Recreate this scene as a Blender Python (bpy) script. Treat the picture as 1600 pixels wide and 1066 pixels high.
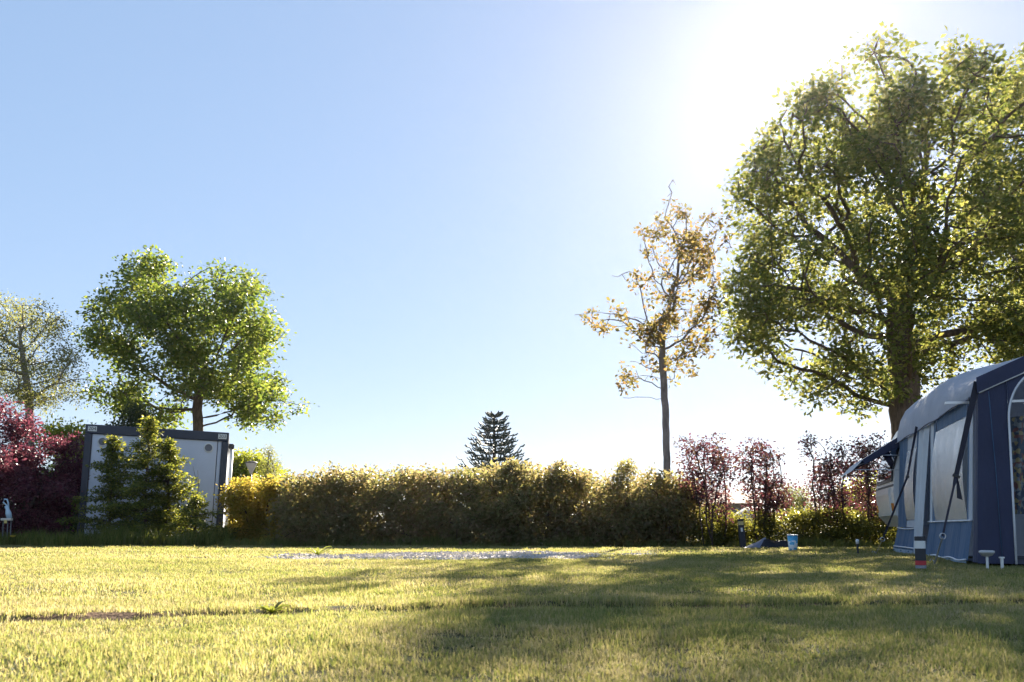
import bpy, math, random
import numpy as np
from mathutils import Vector, Matrix

for o in list(bpy.data.objects): bpy.data.objects.remove(o)
S = bpy.context.scene
COL = S.collection
R = math.radians
rng = np.random.default_rng(7)
random.seed(7)

# ------------------------------------------------------------------ camera, sky, sun, exposure
CAM_H, FPX, PITCH = 0.36, 1555.0, R(6.0)
PPY = 825 - FPX*math.tan(PITCH)                 # image row of the optical axis
cam_d = bpy.data.cameras.new('camera'); cam = bpy.data.objects.new('camera', cam_d); COL.objects.link(cam)
cam.location = (0, 0, CAM_H); cam.rotation_euler = (R(90)+PITCH, 0, 0)
cam_d.sensor_width = 36; cam_d.lens = 36*FPX/1600
cam_d.shift_y = (PPY-533)/1600
cam_d.clip_start = 0.05; cam_d.clip_end = 6000
cam_d.dof.use_dof = True; cam_d.dof.focus_distance = 15; cam_d.dof.aperture_fstop = 8.0
S.camera = cam

def ray(px, py):
    x = (px-800)/FPX; y = -(py-PPY)/FPX
    return np.array([x, math.cos(PITCH)-y*math.sin(PITCH), math.sin(PITCH)+y*math.cos(PITCH)])
def P(px, py, Y):
    d = ray(px, py); return np.array([d[0]*Y/d[1], Y, CAM_H+d[2]*Y/d[1]])
def G(px, py):
    d = ray(px, py); t = -CAM_H/d[2]; return np.array([d[0]*t, d[1]*t, 0.0])

sd = ray(1268, 104); SUN_AZ = math.atan2(sd[0], sd[1]); SUN_EL = math.atan2(sd[2], math.hypot(sd[0], sd[1]))
W = bpy.data.worlds.new('World'); S.world = W; W.use_nodes = True
nt = W.node_tree; bg = nt.nodes['Background']
sky = nt.nodes.new('ShaderNodeTexSky'); sky.sky_type = 'NISHITA'; sky.sun_disc = False
sky.sun_elevation = SUN_EL; sky.sun_rotation = SUN_AZ
sky.altitude = 0; sky.air_density = .7; sky.dust_density = .1; sky.ozone_density = 3.0
gm = nt.nodes.new('ShaderNodeGamma'); gm.inputs[1].default_value = .34          # the camera's soft response to the bright sky
hs = nt.nodes.new('ShaderNodeHueSaturation'); hs.inputs['Saturation'].default_value = 1.6
nt.links.new(sky.outputs[0], gm.inputs[0]); nt.links.new(gm.outputs[0], hs.inputs['Color']); wb = nt.nodes.new('ShaderNodeMix'); wb.data_type = 'RGBA'; wb.blend_type = 'MULTIPLY'; wb.inputs[0].default_value = 1; wb.inputs[7].default_value = (1.0, .965, 1.0, 1)
nt.links.new(hs.outputs[0], wb.inputs[6]); nt.links.new(wb.outputs[2], bg.inputs[0]); bg.inputs[1].default_value = 0.125
sl = bpy.data.lights.new('sun', 'SUN'); sl.energy = 4.9; sl.angle = R(0.53); sl.color = (1, .90, .74)
sun = bpy.data.objects.new('sun', sl); COL.objects.link(sun)
sun.rotation_euler = Vector((-sd[0], -sd[1], -sd[2])).to_track_quat('-Z', 'Y').to_euler()
vs = S.view_settings; vs.view_transform = 'Standard'; vs.look = 'None'; vs.gamma = 1.0; vs.use_curve_mapping = False
vs.exposure = 2.12
S.cycles.use_denoising = True; S.cycles.max_bounces = 8; S.cycles.transparent_max_bounces = 12
S.cycles.transmission_bounces = 6; S.cycles.sample_clamp_indirect = 6

# ------------------------------------------------------------------ helpers
ORG = {}
def tag(o, label=None, cat=None, group=None, kind=None):
    for k, v in (('label', label), ('category', cat), ('group', group), ('kind', kind)):
        if v: o[k] = v
    return o
def thing(name, loc, label, cat, group=None):
    o = bpy.data.objects.new(name, None); COL.objects.link(o); o.empty_display_size = .1
    o.location = tuple(loc); ORG[o] = np.array(loc, float)
    return tag(o, label, cat, group)
def link(name, me, mat, parent=None):
    o = bpy.data.objects.new(name, me); COL.objects.link(o)
    if mat is not None: me.materials.append(mat)
    if parent is not None:
        o.parent = parent; ORG[o] = ORG[parent]
    else: ORG[o] = np.zeros(3)
    return o
def mesh_obj(name, v, f, mat, parent=None, smooth=False):
    """v (N,3) world coordinates; f: (M,k) array or list of tuples"""
    v = np.asarray(v, float).reshape(-1, 3)
    if parent is not None: v = v-ORG[parent]
    me = bpy.data.meshes.new(name)
    if isinstance(f, np.ndarray):
        m, k = f.shape
        me.vertices.add(len(v)); me.vertices.foreach_set('co', v.astype(np.float32).ravel())
        me.loops.add(m*k); me.loops.foreach_set('vertex_index', f.astype(np.int32).ravel())
        me.polygons.add(m); me.polygons.foreach_set('loop_start', np.arange(0, m*k, k, dtype=np.int32))
        me.polygons.foreach_set('loop_total', np.full(m, k, np.int32))
    else: me.from_pydata([tuple(p) for p in v], [], f)
    me.update(calc_edges=True); me.validate()
    if smooth: me.polygons.foreach_set('use_smooth', np.ones(len(me.polygons), bool))
    return link(name, me, mat, parent)
def unit(a): return a/np.maximum(np.linalg.norm(a, axis=-1, keepdims=True), 1e-9)

class MB:
    def __init__(s): s.v = []; s.f = []
    def add(s, v, f):
        b = len(s.v); s.v += [tuple(p) for p in v]; s.f += [tuple(i+b for i in q) for q in f]; return s
    def box(s, c, size, ax=None, bev=0.0):
        """box of size along the axes ax (rows), with chamfered edges"""
        ax = np.eye(3) if ax is None else np.asarray(ax, float); h = np.array(size)/2; c = np.array(c, float)
        b = min(bev, h.min()*.45)
        if b <= 0:
            pts = [c+np.array((i*h[0], j*h[1], k*h[2]))@ax for i in (-1, 1) for j in (-1, 1) for k in (-1, 1)]
            return s.add(pts, [(0, 1, 3, 2), (4, 6, 7, 5), (0, 4, 5, 1), (2, 3, 7, 6), (0, 2, 6, 4), (1, 5, 7, 3)])
        pts = []; idx = {}
        for i in (-1, 1):
            for j in (-1, 1):
                for k in (-1, 1):
                    for a in range(3):
                        q = h-b; q[a] = h[a]; idx[i, j, k, a] = len(pts)
                        pts.append(c+(np.array((i, j, k))*q)@ax)
        F = []
        for a in range(3):
            o1, o2 = [x for x in range(3) if x != a]
            for sg in (-1, 1):
                q = []
                for p, r in ((-1, -1), (1, -1), (1, 1), (-1, 1)):
                    t = [0, 0, 0]; t[a] = sg; t[o1] = p; t[o2] = r; q.append(idx[t[0], t[1], t[2], a])
                F.append(q)
            for p in (-1, 1):
                for r in (-1, 1):
                    q = []
                    for e, fa in ((-1, o1), (-1, o2), (1, o2), (1, o1)):
                        t = [0, 0, 0]; t[a] = e; t[o1] = p; t[o2] = r; q.append(idx[t[0], t[1], t[2], fa])
                    F.append(q)
        for i in (-1, 1):
            for j in (-1, 1):
                for k in (-1, 1): F.append([idx[i, j, k, a] for a in range(3)])
        return s.add(pts, F)
    def tube(s, pts, rad, n=8, cap=True):
        pts = np.array(pts, float); m = len(pts)
        rad = np.full(m, rad) if np.isscalar(rad) else np.array(rad, float)
        T = unit(np.gradient(pts, axis=0)); ref = np.array((0, 0, 1.)) if abs(T[0][2]) < .8 else np.array((1., 0, 0))
        V = []
        for i in range(m):
            a = unit(np.cross(T[i], ref)); b = np.cross(T[i], a)
            for k in range(n):
                t = 2*math.pi*k/n; V.append(pts[i]+rad[i]*(math.cos(t)*a+math.sin(t)*b))
        F = [(i*n+k, i*n+(k+1) % n, (i+1)*n+(k+1) % n, (i+1)*n+k) for i in range(m-1) for k in range(n)]
        if cap: F += [tuple(range(n))[::-1], tuple((m-1)*n+k for k in range(n))]
        return s.add(V, F)
    def lathe(s, c, prof, n=24, tilt=None):
        c = np.array(c, float); M = np.eye(3) if tilt is None else np.array(tilt)
        V = [c+M@np.array((r*math.cos(2*math.pi*k/n), r*math.sin(2*math.pi*k/n), z)) for r, z in prof for k in range(n)]
        m = len(prof)
        F = [(i*n+k, i*n+(k+1) % n, (i+1)*n+(k+1) % n, (i+1)*n+k) for i in range(m-1) for k in range(n)]
        F += [tuple(range(n))[::-1], tuple((m-1)*n+k for k in range(n))]
        return s.add(V, F)
    def ribbon(s, pts, wdir, w):
        pts = np.array(pts, float); w = np.full(len(pts), w) if np.isscalar(w) else np.array(w)
        wd = np.array(wdir, float); V = []
        for p, ww in zip(pts, w): V += [p-wd*ww/2, p+wd*ww/2]
        return s.add(V, [(2*i, 2*i+1, 2*i+3, 2*i+2) for i in range(len(pts)-1)])
    def build(s, name, mat, parent=None, smooth=False): return mesh_obj(name, s.v, s.f, mat, parent, smooth)

# ------------------------------------------------------------------ materials
def newmat(name):
    m = bpy.data.materials.new(name); m.use_nodes = True
    return m, m.node_tree, m.node_tree.nodes['Principled BSDF']
def ramp(nt, stops):
    r = nt.nodes.new('ShaderNodeValToRGB'); e = r.color_ramp.elements
    while len(e) < len(stops): e.new(.5)
    for q, (p, c) in zip(e, stops): q.position = p; q.color = (*c, 1)
    return r
def noise(nt, scale, detail=4, rough=.6, vec=None):
    n = nt.nodes.new('ShaderNodeTexNoise'); n.inputs['Scale'].default_value = scale
    n.inputs['Detail'].default_value = detail; n.inputs['Roughness'].default_value = rough
    if vec is not None: nt.links.new(vec, n.inputs['Vector'])
    return n
def geo_pos(nt): return nt.nodes.new('ShaderNodeNewGeometry').outputs['Position']
def bump(nt, b, h, strength, dist):
    n = nt.nodes.new('ShaderNodeBump'); n.inputs['Strength'].default_value = strength; n.inputs['Distance'].default_value = dist
    nt.links.new(h, n.inputs['Height']); nt.links.new(n.outputs[0], b.inputs['Normal']); return n
def surf(name, col, rough=.6, var=.12, nscale=6, bscale=60, bstr=.15, bdist=.004, metal=0.0, spec=.5):
    m, nt, b = newmat(name)
    n = noise(nt, nscale, 5, .6, geo_pos(nt)); c = np.array(col)
    r = ramp(nt, [(.3, c*(1-var)), (.7, np.minimum(c*(1+var), 1))])
    nt.links.new(n.outputs[0], r.inputs[0]); nt.links.new(r.outputs[0], b.inputs['Base Color'])
    b.inputs['Roughness'].default_value = rough; b.inputs['Metallic'].default_value = metal
    b.inputs['Specular IOR Level'].default_value = spec
    n2 = noise(nt, bscale, 3, .6, geo_pos(nt)); bump(nt, b, n2.outputs[0], bstr, bdist)
    return m
def leafmat(name, cols, trans, fac=.5, rough=.45, patch=None):
    """leaf: reflected colour and transmitted colour vary from leaf to leaf"""
    m, nt, b = newmat(name); g = nt.nodes.new('ShaderNodeNewGeometry'); fa = g.outputs['Random Per Island']
    if patch:
        n = noise(nt, patch, 2, .5, g.outputs['Position'])
        mx = nt.nodes.new('ShaderNodeMix'); mx.inputs[0].default_value = .3
        mr = nt.nodes.new('ShaderNodeMapRange'); mr.inputs[1].default_value = .3; mr.inputs[2].default_value = .7
        nt.links.new(n.outputs[0], mr.inputs[0])
        nt.links.new(fa, mx.inputs[2]); nt.links.new(mr.outputs[0], mx.inputs[3]); fa = mx.outputs[0]
    k = len(cols)
    r1 = ramp(nt, [(i/(max(k-1, 1)), c) for i, c in enumerate(cols)])
    r2 = ramp(nt, [(i/(max(len(trans)-1, 1)), c) for i, c in enumerate(trans)])
    nt.links.new(fa, r1.inputs[0]); nt.links.new(fa, r2.inputs[0])
    nt.links.new(r1.outputs[0], b.inputs['Base Color']); b.inputs['Roughness'].default_value = rough
    b.inputs['Specular IOR Level'].default_value = .4
    t = nt.nodes.new('ShaderNodeBsdfTranslucent'); nt.links.new(r2.outputs[0], t.inputs[0])
    mx = nt.nodes.new('ShaderNodeMixShader'); mx.inputs[0].default_value = fac
    nt.links.new(b.outputs[0], mx.inputs[1]); nt.links.new(t.outputs[0], mx.inputs[2])
    nt.links.new(mx.outputs[0], nt.nodes['Material Output'].inputs[0]); return m
def fabric(name, col, trans=0.0, tcol=None, rough=.75, fold=.5):
    m, nt, b = newmat(name); pos = geo_pos(nt)
    n = noise(nt, 2.5, 4, .6, pos); c = np.array(col); r = ramp(nt, [(.3, c*.88), (.7, np.minimum(c*1.1, 1))])
    nt.links.new(n.outputs[0], r.inputs[0]); nt.links.new(r.outputs[0], b.inputs['Base Color'])
    b.inputs['Roughness'].default_value = rough; b.inputs['Sheen Weight'].default_value = .15
    mp = nt.nodes.new('ShaderNodeMapping'); mp.inputs['Scale'].default_value = (5, 5, .7); nt.links.new(pos, mp.inputs[0])
    n2 = noise(nt, 1.6, 3, .5, mp.outputs[0]); bump(nt, b, n2.outputs[0], fold, .06)
    if trans:
        t = nt.nodes.new('ShaderNodeBsdfTranslucent'); t.inputs[0].default_value = (*(tcol or col), 1)
        mx = nt.nodes.new('ShaderNodeMixShader'); mx.inputs[0].default_value = trans
        nt.links.new(b.outputs[0], mx.inputs[1]); nt.links.new(t.outputs[0], mx.inputs[2])
        nt.links.new(mx.outputs[0], nt.nodes['Material Output'].inputs[0])
    return m
def bark(name, c1, c2, zs=.25, sc=14):
    m, nt, b = newmat(name); pos = geo_pos(nt)
    mp = nt.nodes.new('ShaderNodeMapping'); mp.inputs['Scale'].default_value = (1, 1, zs); nt.links.new(pos, mp.inputs[0])
    n = noise(nt, sc, 6, .7, mp.outputs[0]); r = ramp(nt, [(.35, c1), (.68, c2)])
    nt.links.new(n.outputs[0], r.inputs[0]); nt.links.new(r.outputs[0], b.inputs['Base Color'])
    b.inputs['Roughness'].default_value = .9; bump(nt, b, n.outputs[0], .8, .03); return m

M = {}
M['oak'] = leafmat('oak_leaf', [(.05, .075, .02), (.075, .11, .028), (.12, .14, .04)], [(.15, .19, .035), (.27, .29, .06), (.48, .43, .11)], .5, .4)
M['oak2'] = leafmat('oak_leaf_young', [(.05, .085, .02), (.08, .12, .03), (.12, .15, .04)], [(.12, .20, .025), (.25, .32, .04), (.44, .45, .08)], .5, .4)
M['amber'] = leafmat('amber_leaf', [(.07, .068, .026), (.11, .095, .035), (.14, .09, .04)], [(.22, .20, .05), (.36, .28, .07), (.44, .26, .10)], .5)
M['birch'] = leafmat('birch_leaf', [(.08, .095, .04), (.12, .13, .05)], [(.30, .32, .08), (.42, .40, .12)], .45)
M['purple'] = leafmat('purple_leaf', [(.05, .014, .025), (.085, .02, .035), (.11, .035, .045)], [(.13, .03, .055), (.26, .06, .10), (.42, .16, .18)], .4, .35)
M['purple2'] = leafmat('purple_green_leaf', [(.035, .018, .028), (.06, .025, .035), (.05, .05, .03)], [(.11, .035, .055), (.24, .065, .085), (.22, .15, .07)], .38, .3)
M['hedge'] = leafmat('hedge_leaf', [(.075, .092, .04), (.12, .11, .058), (.16, .115, .075)], [(.28, .30, .08), (.44, .38, .13), (.54, .35, .20)], .5, .35, patch=.7)
M['hedge_green'] = leafmat('green_hedge_leaf', [(.03, .045, .012), (.06, .075, .018), (.09, .095, .025)], [(.18, .20, .03), (.34, .33, .05), (.50, .43, .09)], .5, .32)
M['gold'] = leafmat('golden_leaf', [(.12, .11, .02), (.17, .14, .025), (.2, .15, .035)], [(.50, .46, .05), (.68, .52, .07), (.72, .5, .12)], .5)
M['conifer'] = leafmat('fresh_spray', [(.03, .05, .014), (.055, .08, .018), (.10, .12, .025)], [(.14, .18, .025), (.26, .29, .035), (.60, .54, .08)], .46)
M['yellowgreen'] = leafmat('yellow_green_leaf', [(.06, .085, .015), (.10, .12, .02)], [(.36, .42, .03), (.55, .54, .06)], .5)
M['dark_green'] = leafmat('dark_leaf', [(.02, .035, .014), (.04, .06, .02)], [(.06, .10, .02), (.15, .18, .03)], .35)
M['monkey'] = surf('scaly_green', (.06, .08, .07), .6, .3, 8, 40, .6, .02)  # green lightened to imitate hazy air over the distance
M['oakbark'] = bark('oak_bark', (.055, .038, .028), (.17, .12, .09))
M['greybark'] = bark('grey_bark', (.15, .12, .105), (.34, .28, .25))
M['birchbark'] = bark('birch_bark', (.12, .10, .085), (.42, .37, .32), 2.0, 8)
M['stem'] = bark('stem_bark', (.035, .022, .02), (.10, .06, .05))
M['weed'] = leafmat('weed_blade', [(.04, .065, .015), (.08, .105, .025), (.14, .14, .05)], [(.16, .22, .02), (.30, .34, .04), (.45, .42, .10)], .45)

def grass_mat():
    m, nt, b = newmat('grass_blade'); g = nt.nodes.new('ShaderNodeNewGeometry'); oi = nt.nodes.new('ShaderNodeObjectInfo')
    n = noise(nt, .55, 4, .6, g.outputs['Position']); n2 = noise(nt, 4.0, 3, .6, g.outputs['Position'])
    a = nt.nodes.new('ShaderNodeMath'); a.operation = 'MULTIPLY_ADD'; a.inputs[1].default_value = .9
    nt.links.new(n.outputs[0], a.inputs[0])
    b2 = nt.nodes.new('ShaderNodeMath'); b2.operation = 'MULTIPLY_ADD'; b2.inputs[1].default_value = .5; b2.inputs[2].default_value = -.42
    nt.links.new(n2.outputs[0], b2.inputs[0]); nt.links.new(b2.outputs[0], a.inputs[2])
    c = nt.nodes.new('ShaderNodeMath'); c.operation = 'MULTIPLY_ADD'; c.inputs[1].default_value = .5
    nt.links.new(g.outputs['Random Per Island'], c.inputs[0]); nt.links.new(a.outputs[0], c.inputs[2])
    r1 = ramp(nt, [(.15, (.042, .088, .034)), (.42, (.08, .125, .045)), (.64, (.15, .155, .07)), (.85, (.33, .27, .16))])
    r2 = ramp(nt, [(.15, (.20, .27, .05)), (.42, (.42, .42, .10)), (.64, (.62, .53, .20)), (.85, (.70, .57, .33))])
    nt.links.new(c.outputs[0], r1.inputs[0]); nt.links.new(c.outputs[0], r2.inputs[0])
    nt.links.new(r1.outputs[0], b.inputs['Base Color']); b.inputs['Roughness'].default_value = .6; b.inputs['Specular IOR Level'].default_value = .25
    t = nt.nodes.new('ShaderNodeBsdfTranslucent'); nt.links.new(r2.outputs[0], t.inputs[0])
    mx = nt.nodes.new('ShaderNodeMixShader'); mx.inputs[0].default_value = .5
    nt.links.new(b.outputs[0], mx.inputs[1]); nt.links.new(t.outputs[0], mx.inputs[2])
    nt.links.new(mx.outputs[0], nt.nodes['Material Output'].inputs[0]); return m
M['grass'] = grass_mat()

# ------------------------------------------------------------------ the ground
def vnoise(x, y, seed=0):
    """smooth value noise"""
    x = np.asarray(x, float); y = np.asarray(y, float); xi = np.floor(x).astype(int); yi = np.floor(y).astype(int)
    fx = x-xi; fy = y-yi; fx = fx*fx*(3-2*fx); fy = fy*fy*(3-2*fy)
    def h(a, b):
        n = (a*374761393+b*668265263+seed*974711) & 0x7fffffff; n = ((n ^ (n >> 13))*1274126177) & 0x7fffffff
        return ((n ^ (n >> 16)) & 0xffff)/65535.0
    return (h(xi, yi)*(1-fx)+h(xi+1, yi)*fx)*(1-fy)+(h(xi, yi+1)*(1-fx)+h(xi+1, yi+1)*fx)*fy
def rut_d(x, y):
    """signed distance across the rut (positive = beyond it)"""
    return y-(4.42+.17*x+.10*(vnoise(x*1.3, x*0, 3)-.5)+.05*(vnoise(x*5, x*0, 4)-.5))
def gravel_s(x, y):
    """> 0 inside the gravel pitch"""
    e = 1-((np.asarray(x)+.75)/2.35)**2-((np.asarray(y)-12.9-.12*np.asarray(x))/1.95)**2
    return e+.9*(vnoise(np.asarray(x)*1.6, np.asarray(y)*1.2, 11)-.5)+.45*(vnoise(np.asarray(x)*6, np.asarray(y)*5, 12)-.5)
def hgt(x, y):
    near = np.exp(-(np.hypot(x, y-8)/18)**2)
    h = near*(.05*(vnoise(x*.5, y*.5, 1)-.5)+.03*(vnoise(x*1.7, y*1.7, 2)-.5))
    d = rut_d(x, y); fade = np.exp(-(x/9)**4)
    h = h-fade*.04*np.exp(-(d/.08)**2)+fade*.016*np.exp(-((d-.2)/.09)**2)
    g = np.clip(gravel_s(x, y)*3, 0, 1)*np.exp(-((np.asarray(y)-13)/4)**4)
    return h+.02*g
def axis(lo, hi, step, far):
    a = np.arange(lo, hi+step/2, step); out = []; s = step; v = hi
    while v < far: s *= 1.35; v += s; out.append(v)
    inn = []; s = step; v = lo
    while v > -far: s *= 1.35; v -= s; inn.append(v)
    return np.array(inn[::-1]+list(a)+out)
gx = axis(-7, 7, .07, 2500)
ya = np.concatenate([np.arange(1.2, 3.6, .08), np.arange(3.6, 5.6, .028), np.arange(5.6, 22, .12)])
yo = []; s = .12; v = ya[-1]
while v < 4000: s *= 1.3; v += s; yo.append(v)
yi = []; s = .1; v = 1.2
while v > -400: s *= 1.5; v -= s; yi.append(v)
gy = np.array(yi[::-1]+list(ya)+yo)
XX, YY = np.meshgrid(gx, gy); ZZ = hgt(XX, YY)
nx, ny = len(gx), len(gy); I = np.arange(nx*ny).reshape(ny, nx)
gf = np.stack([I[:-1, :-1], I[:-1, 1:], I[1:, 1:], I[1:, :-1]], -1).reshape(-1, 4)
m, nt, b = newmat('turf_soil'); pos = geo_pos(nt)
n1 = noise(nt, 1.2, 5, .65, pos); n2 = noise(nt, 30, 4, .7, pos)
r1 = ramp(nt, [(.3, (.075, .055, .03)), (.5, (.085, .085, .028)), (.7, (.12, .11, .04))]); nt.links.new(n1.outputs[0], r1.inputs[0])
r2 = ramp(nt, [(.3, (.35, .35, .35)), (.7, (1, 1, 1))]); nt.links.new(n2.outputs[0], r2.inputs[0])
mm = nt.nodes.new('ShaderNodeMix'); mm.data_type = 'RGBA'; mm.blend_type = 'MULTIPLY'; mm.inputs[0].default_value = 1
nt.links.new(r1.outputs[0], mm.inputs[6]); nt.links.new(r2.outputs[0], mm.inputs[7]); nt.links.new(mm.outputs[2], b.inputs['Base Color'])
b.inputs['Roughness'].default_value = .95; b.inputs['Specular IOR Level'].default_value = .2
bump(nt, b, n2.outputs[0], .8, .02)
lawn = mesh_obj('lawn', np.stack([XX, YY, ZZ], -1).reshape(-1, 3), gf, m, None, True); tag(lawn, kind='structure')

# bare soil lying in the rut, and the gravel pitch: thin sheets over the turf
def sheet(name, mask, xs, ys, lift, mat):
    X, Y = np.meshgrid(xs, ys); k = mask(X, Y)
    Id = np.arange(X.size).reshape(X.shape); ok = k[:-1, :-1] & k[:-1, 1:] & k[1:, 1:] & k[1:, :-1]
    F = np.stack([Id[:-1, :-1], Id[:-1, 1:], Id[1:, 1:], Id[1:, :-1]], -1)[ok]
    V = np.stack([X, Y, hgt(X, Y)+lift], -1).reshape(-1, 3); u, inv = np.unique(F.ravel(), return_inverse=True)
    return mesh_obj(name, V[u], inv.reshape(-1, 4), mat, None, True)
def bare(x, y): return (np.abs(rut_d(x, y)-.07) < .035+.16*(vnoise(x*2.2, y*2.2, 21)-.5)+.06*(vnoise(x*9, y*9, 22)-.5)+.02*np.clip(-x/2, 0, 1))
o = sheet('rut_soil', bare, np.arange(-7, 7, .04), np.arange(2.8, 6.4, .028), .004, surf('rut_earth', (.16, .095, .055), .95, .3, 5, 50, 1.0, .03, spec=.2))
tag(o, kind='structure')
m, nt, b = newmat('gravel_grit'); pos = geo_pos(nt)
vo = nt.nodes.new('ShaderNodeTexVoronoi'); vo.inputs['Scale'].default_value = 38; nt.links.new(pos, vo.inputs['Vector'])
r1 = ramp(nt, [(0, (.34, .30, .28)), (.5, (.48, .43, .40)), (1, (.62, .57, .54))])
sp = nt.nodes.new('ShaderNodeSeparateColor'); nt.links.new(vo.outputs['Color'], sp.inputs[0]); nt.links.new(sp.outputs[0], r1.inputs[0])
nt.links.new(r1.outputs[0], b.inputs['Base Color']); b.inputs['Roughness'].default_value = .9
bump(nt, b, vo.outputs['Distance'], 1.0, .02).invert = True
M['grit'] = m
o = sheet('gravel_pitch', lambda x, y: gravel_s(x, y) > 0, np.arange(-4, 3, .05), np.arange(10, 16, .05), .006, m); tag(o, kind='structure')

# ------------------------------------------------------------------ scattering (grass, stones): instanced clumps on a cloud of points
def scatter(name, pts, rot, scl, idx, protos, label, cat):
    me = bpy.data.meshes.new(name); me.vertices.add(len(pts)); me.vertices.foreach_set('co', np.asarray(pts, np.float32).ravel())
    for nm, ty, arr in (('rot', 'FLOAT_VECTOR', rot), ('scl', 'FLOAT_VECTOR', scl), ('idx', 'INT', idx)):
        a = me.attributes.new(nm, ty, 'POINT'); a.data.foreach_set('vector' if ty == 'FLOAT_VECTOR' else 'value', np.asarray(arr, np.int32 if ty == 'INT' else np.float32).ravel())
    o = bpy.data.objects.new(name, me); COL.objects.link(o)
    c = bpy.data.collections.new(name+'_clumps')
    for q in protos: c.objects.link(q)
    g = bpy.data.node_groups.new(name+'_scatter', 'GeometryNodeTree')
    g.interface.new_socket('Geometry', in_out='INPUT', socket_type='NodeSocketGeometry')
    g.interface.new_socket('Geometry', in_out='OUTPUT', socket_type='NodeSocketGeometry')
    N = g.nodes; gi = N.new('NodeGroupInput'); go = N.new('NodeGroupOutput'); ip = N.new('GeometryNodeInstanceOnPoints')
    ci = N.new('GeometryNodeCollectionInfo'); ci.inputs['Collection'].default_value = c
    ci.inputs['Separate Children'].default_value = True; ci.inputs['Reset Children'].default_value = True
    ip.inputs['Pick Instance'].default_value = True
    g.links.new(gi.outputs[0], ip.inputs['Points']); g.links.new(ci.outputs[0], ip.inputs['Instance'])
    for nm, ty, sk in (('rot', 'FLOAT_VECTOR', 'Rotation'), ('scl', 'FLOAT_VECTOR', 'Scale'), ('idx', 'INT', 'Instance Index')):
        a = N.new('GeometryNodeInputNamedAttribute'); a.data_type = ty; a.inputs['Name'].default_value = nm
        g.links.new([q for q in a.outputs if q.enabled and q.name == 'Attribute'][0], ip.inputs[sk])
    g.links.new(ip.outputs[0], go.inputs[0])
    md = o.modifiers.new('scatter', 'NODES'); md.node_group = g
    return tag(o, label, cat, kind='stuff')
def blades(n, rad, L, w, lean, seed, bend=.5):
    r = np.random.default_rng(seed); V = []; F = []
    for i in range(n):
        a = r.uniform(0, 6.283); q = rad*math.sqrt(r.uniform()); p = np.array((q*math.cos(a), q*math.sin(a), -.005))
        l = L*r.uniform(.5, 1.15); ww = w*r.uniform(.7, 1.2); la = r.uniform(0, 6.283); le = abs(r.normal(0, lean))
        d = np.array((math.cos(la), math.sin(la), 0)); sa = la+math.pi/2+r.normal(0, .5); sd_ = np.array((math.cos(sa), math.sin(sa), 0))
        up = np.array((0, 0, 1.)); m_ = p+up*l*.55*math.cos(le*.6)+d*l*.55*math.sin(le*.6)
        le2 = le*(1+bend)+bend*.3; t = m_+up*l*.45*math.cos(le2)+d*l*.45*math.sin(le2)
        k = len(V); V += [p-sd_*ww/2, p+sd_*ww/2, m_+sd_*ww*.42, m_-sd_*ww*.42, t]
        F += [(k, k+1, k+2, k+3), (k+3, k+2, k+4)]
    return V, F
def proto(name, V, F, mat):
    me = bpy.data.meshes.new(name); me.from_pydata([tuple(v) for v in V], [], F); me.materials.append(mat)
    return bpy.data.objects.new(name, me)
TENT0 = np.array((4.65, 9.8)); TU = unit(np.array((.2296, .9733))); TV = np.array((TU[1], -TU[0]))
def in_tent(x, y):
    dx = x-TENT0[0]; dy = y-TENT0[1]; u = dx*TU[0]+dy*TU[1]; v = dx*TV[0]+dy*TV[1]
    return (u > .05) & (u < 5.5) & (v > .06)
def lawn_points(y0, y1, dens, margin):
    n = int(dens*(y1-y0)*2*(.56*y1+margin)); x = rng.uniform(-(.56*y1+margin), .56*y1+margin, n); y = rng.uniform(y0, y1, n)
    k = np.abs(x) < .56*y+margin
    g = gravel_s(x, y); k &= (g < 0) | (rng.uniform(size=n) < np.where(g < .35, .22, .035))
    bb = bare(x, y); k &= ~bb | (rng.uniform(size=n) < .10); k &= ~in_tent(x, y)
    return x[k], y[k]
def grass(name, y0, y1, dens, margin, protos, s0, label):
    x, y = lawn_points(y0, y1, dens, margin); n = len(x)
    pts = np.stack([x, y, hgt(x, y)], -1); rot = np.stack([rng.normal(0, .08, n), rng.normal(0, .08, n), rng.uniform(0, 6.283, n)], -1)
    tall = .65+.7*vnoise(x*1.1, y*1.1, 31)*vnoise(x*4, y*4, 32)*1.6+.35*np.exp(-((rut_d(x, y)-.16)/.09)**2)
    s = s0*rng.uniform(.75, 1.25, n); scl = np.stack([s, s, s*tall], -1)
    return scatter(name, pts, rot, scl, rng.integers(0, len(protos), n), protos, label, 'grass')
near_p = [proto('near_clump_%d' % i, *blades(56, .055, .029, .0030, .75, 100+i), M['grass']) for i in range(6)]
mid_p = [proto('mid_clump_%d' % i, *blades(50, .09, .027, .0046, .75, 200+i), M['grass']) for i in range(6)]
far_p = [proto('far_clump_%d' % i, *blades(50, .16, .028, .0085, .6, 300+i), M['grass']) for i in range(5)]
grass('near_grass', 1.3, 5.2, 520, 1.6, near_p, 1.0, 'short sunlit and shaded grass closest to the viewer')
grass('mid_grass', 5.2, 11.5, 240, 2.0, mid_p, 1.0, 'mown grass between the rut and the gravel pitch')
grass('far_grass', 11.5, 24, 70, 3.0, far_p, 1.0, 'mown grass reaching back to the foot of the hedge')
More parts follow.
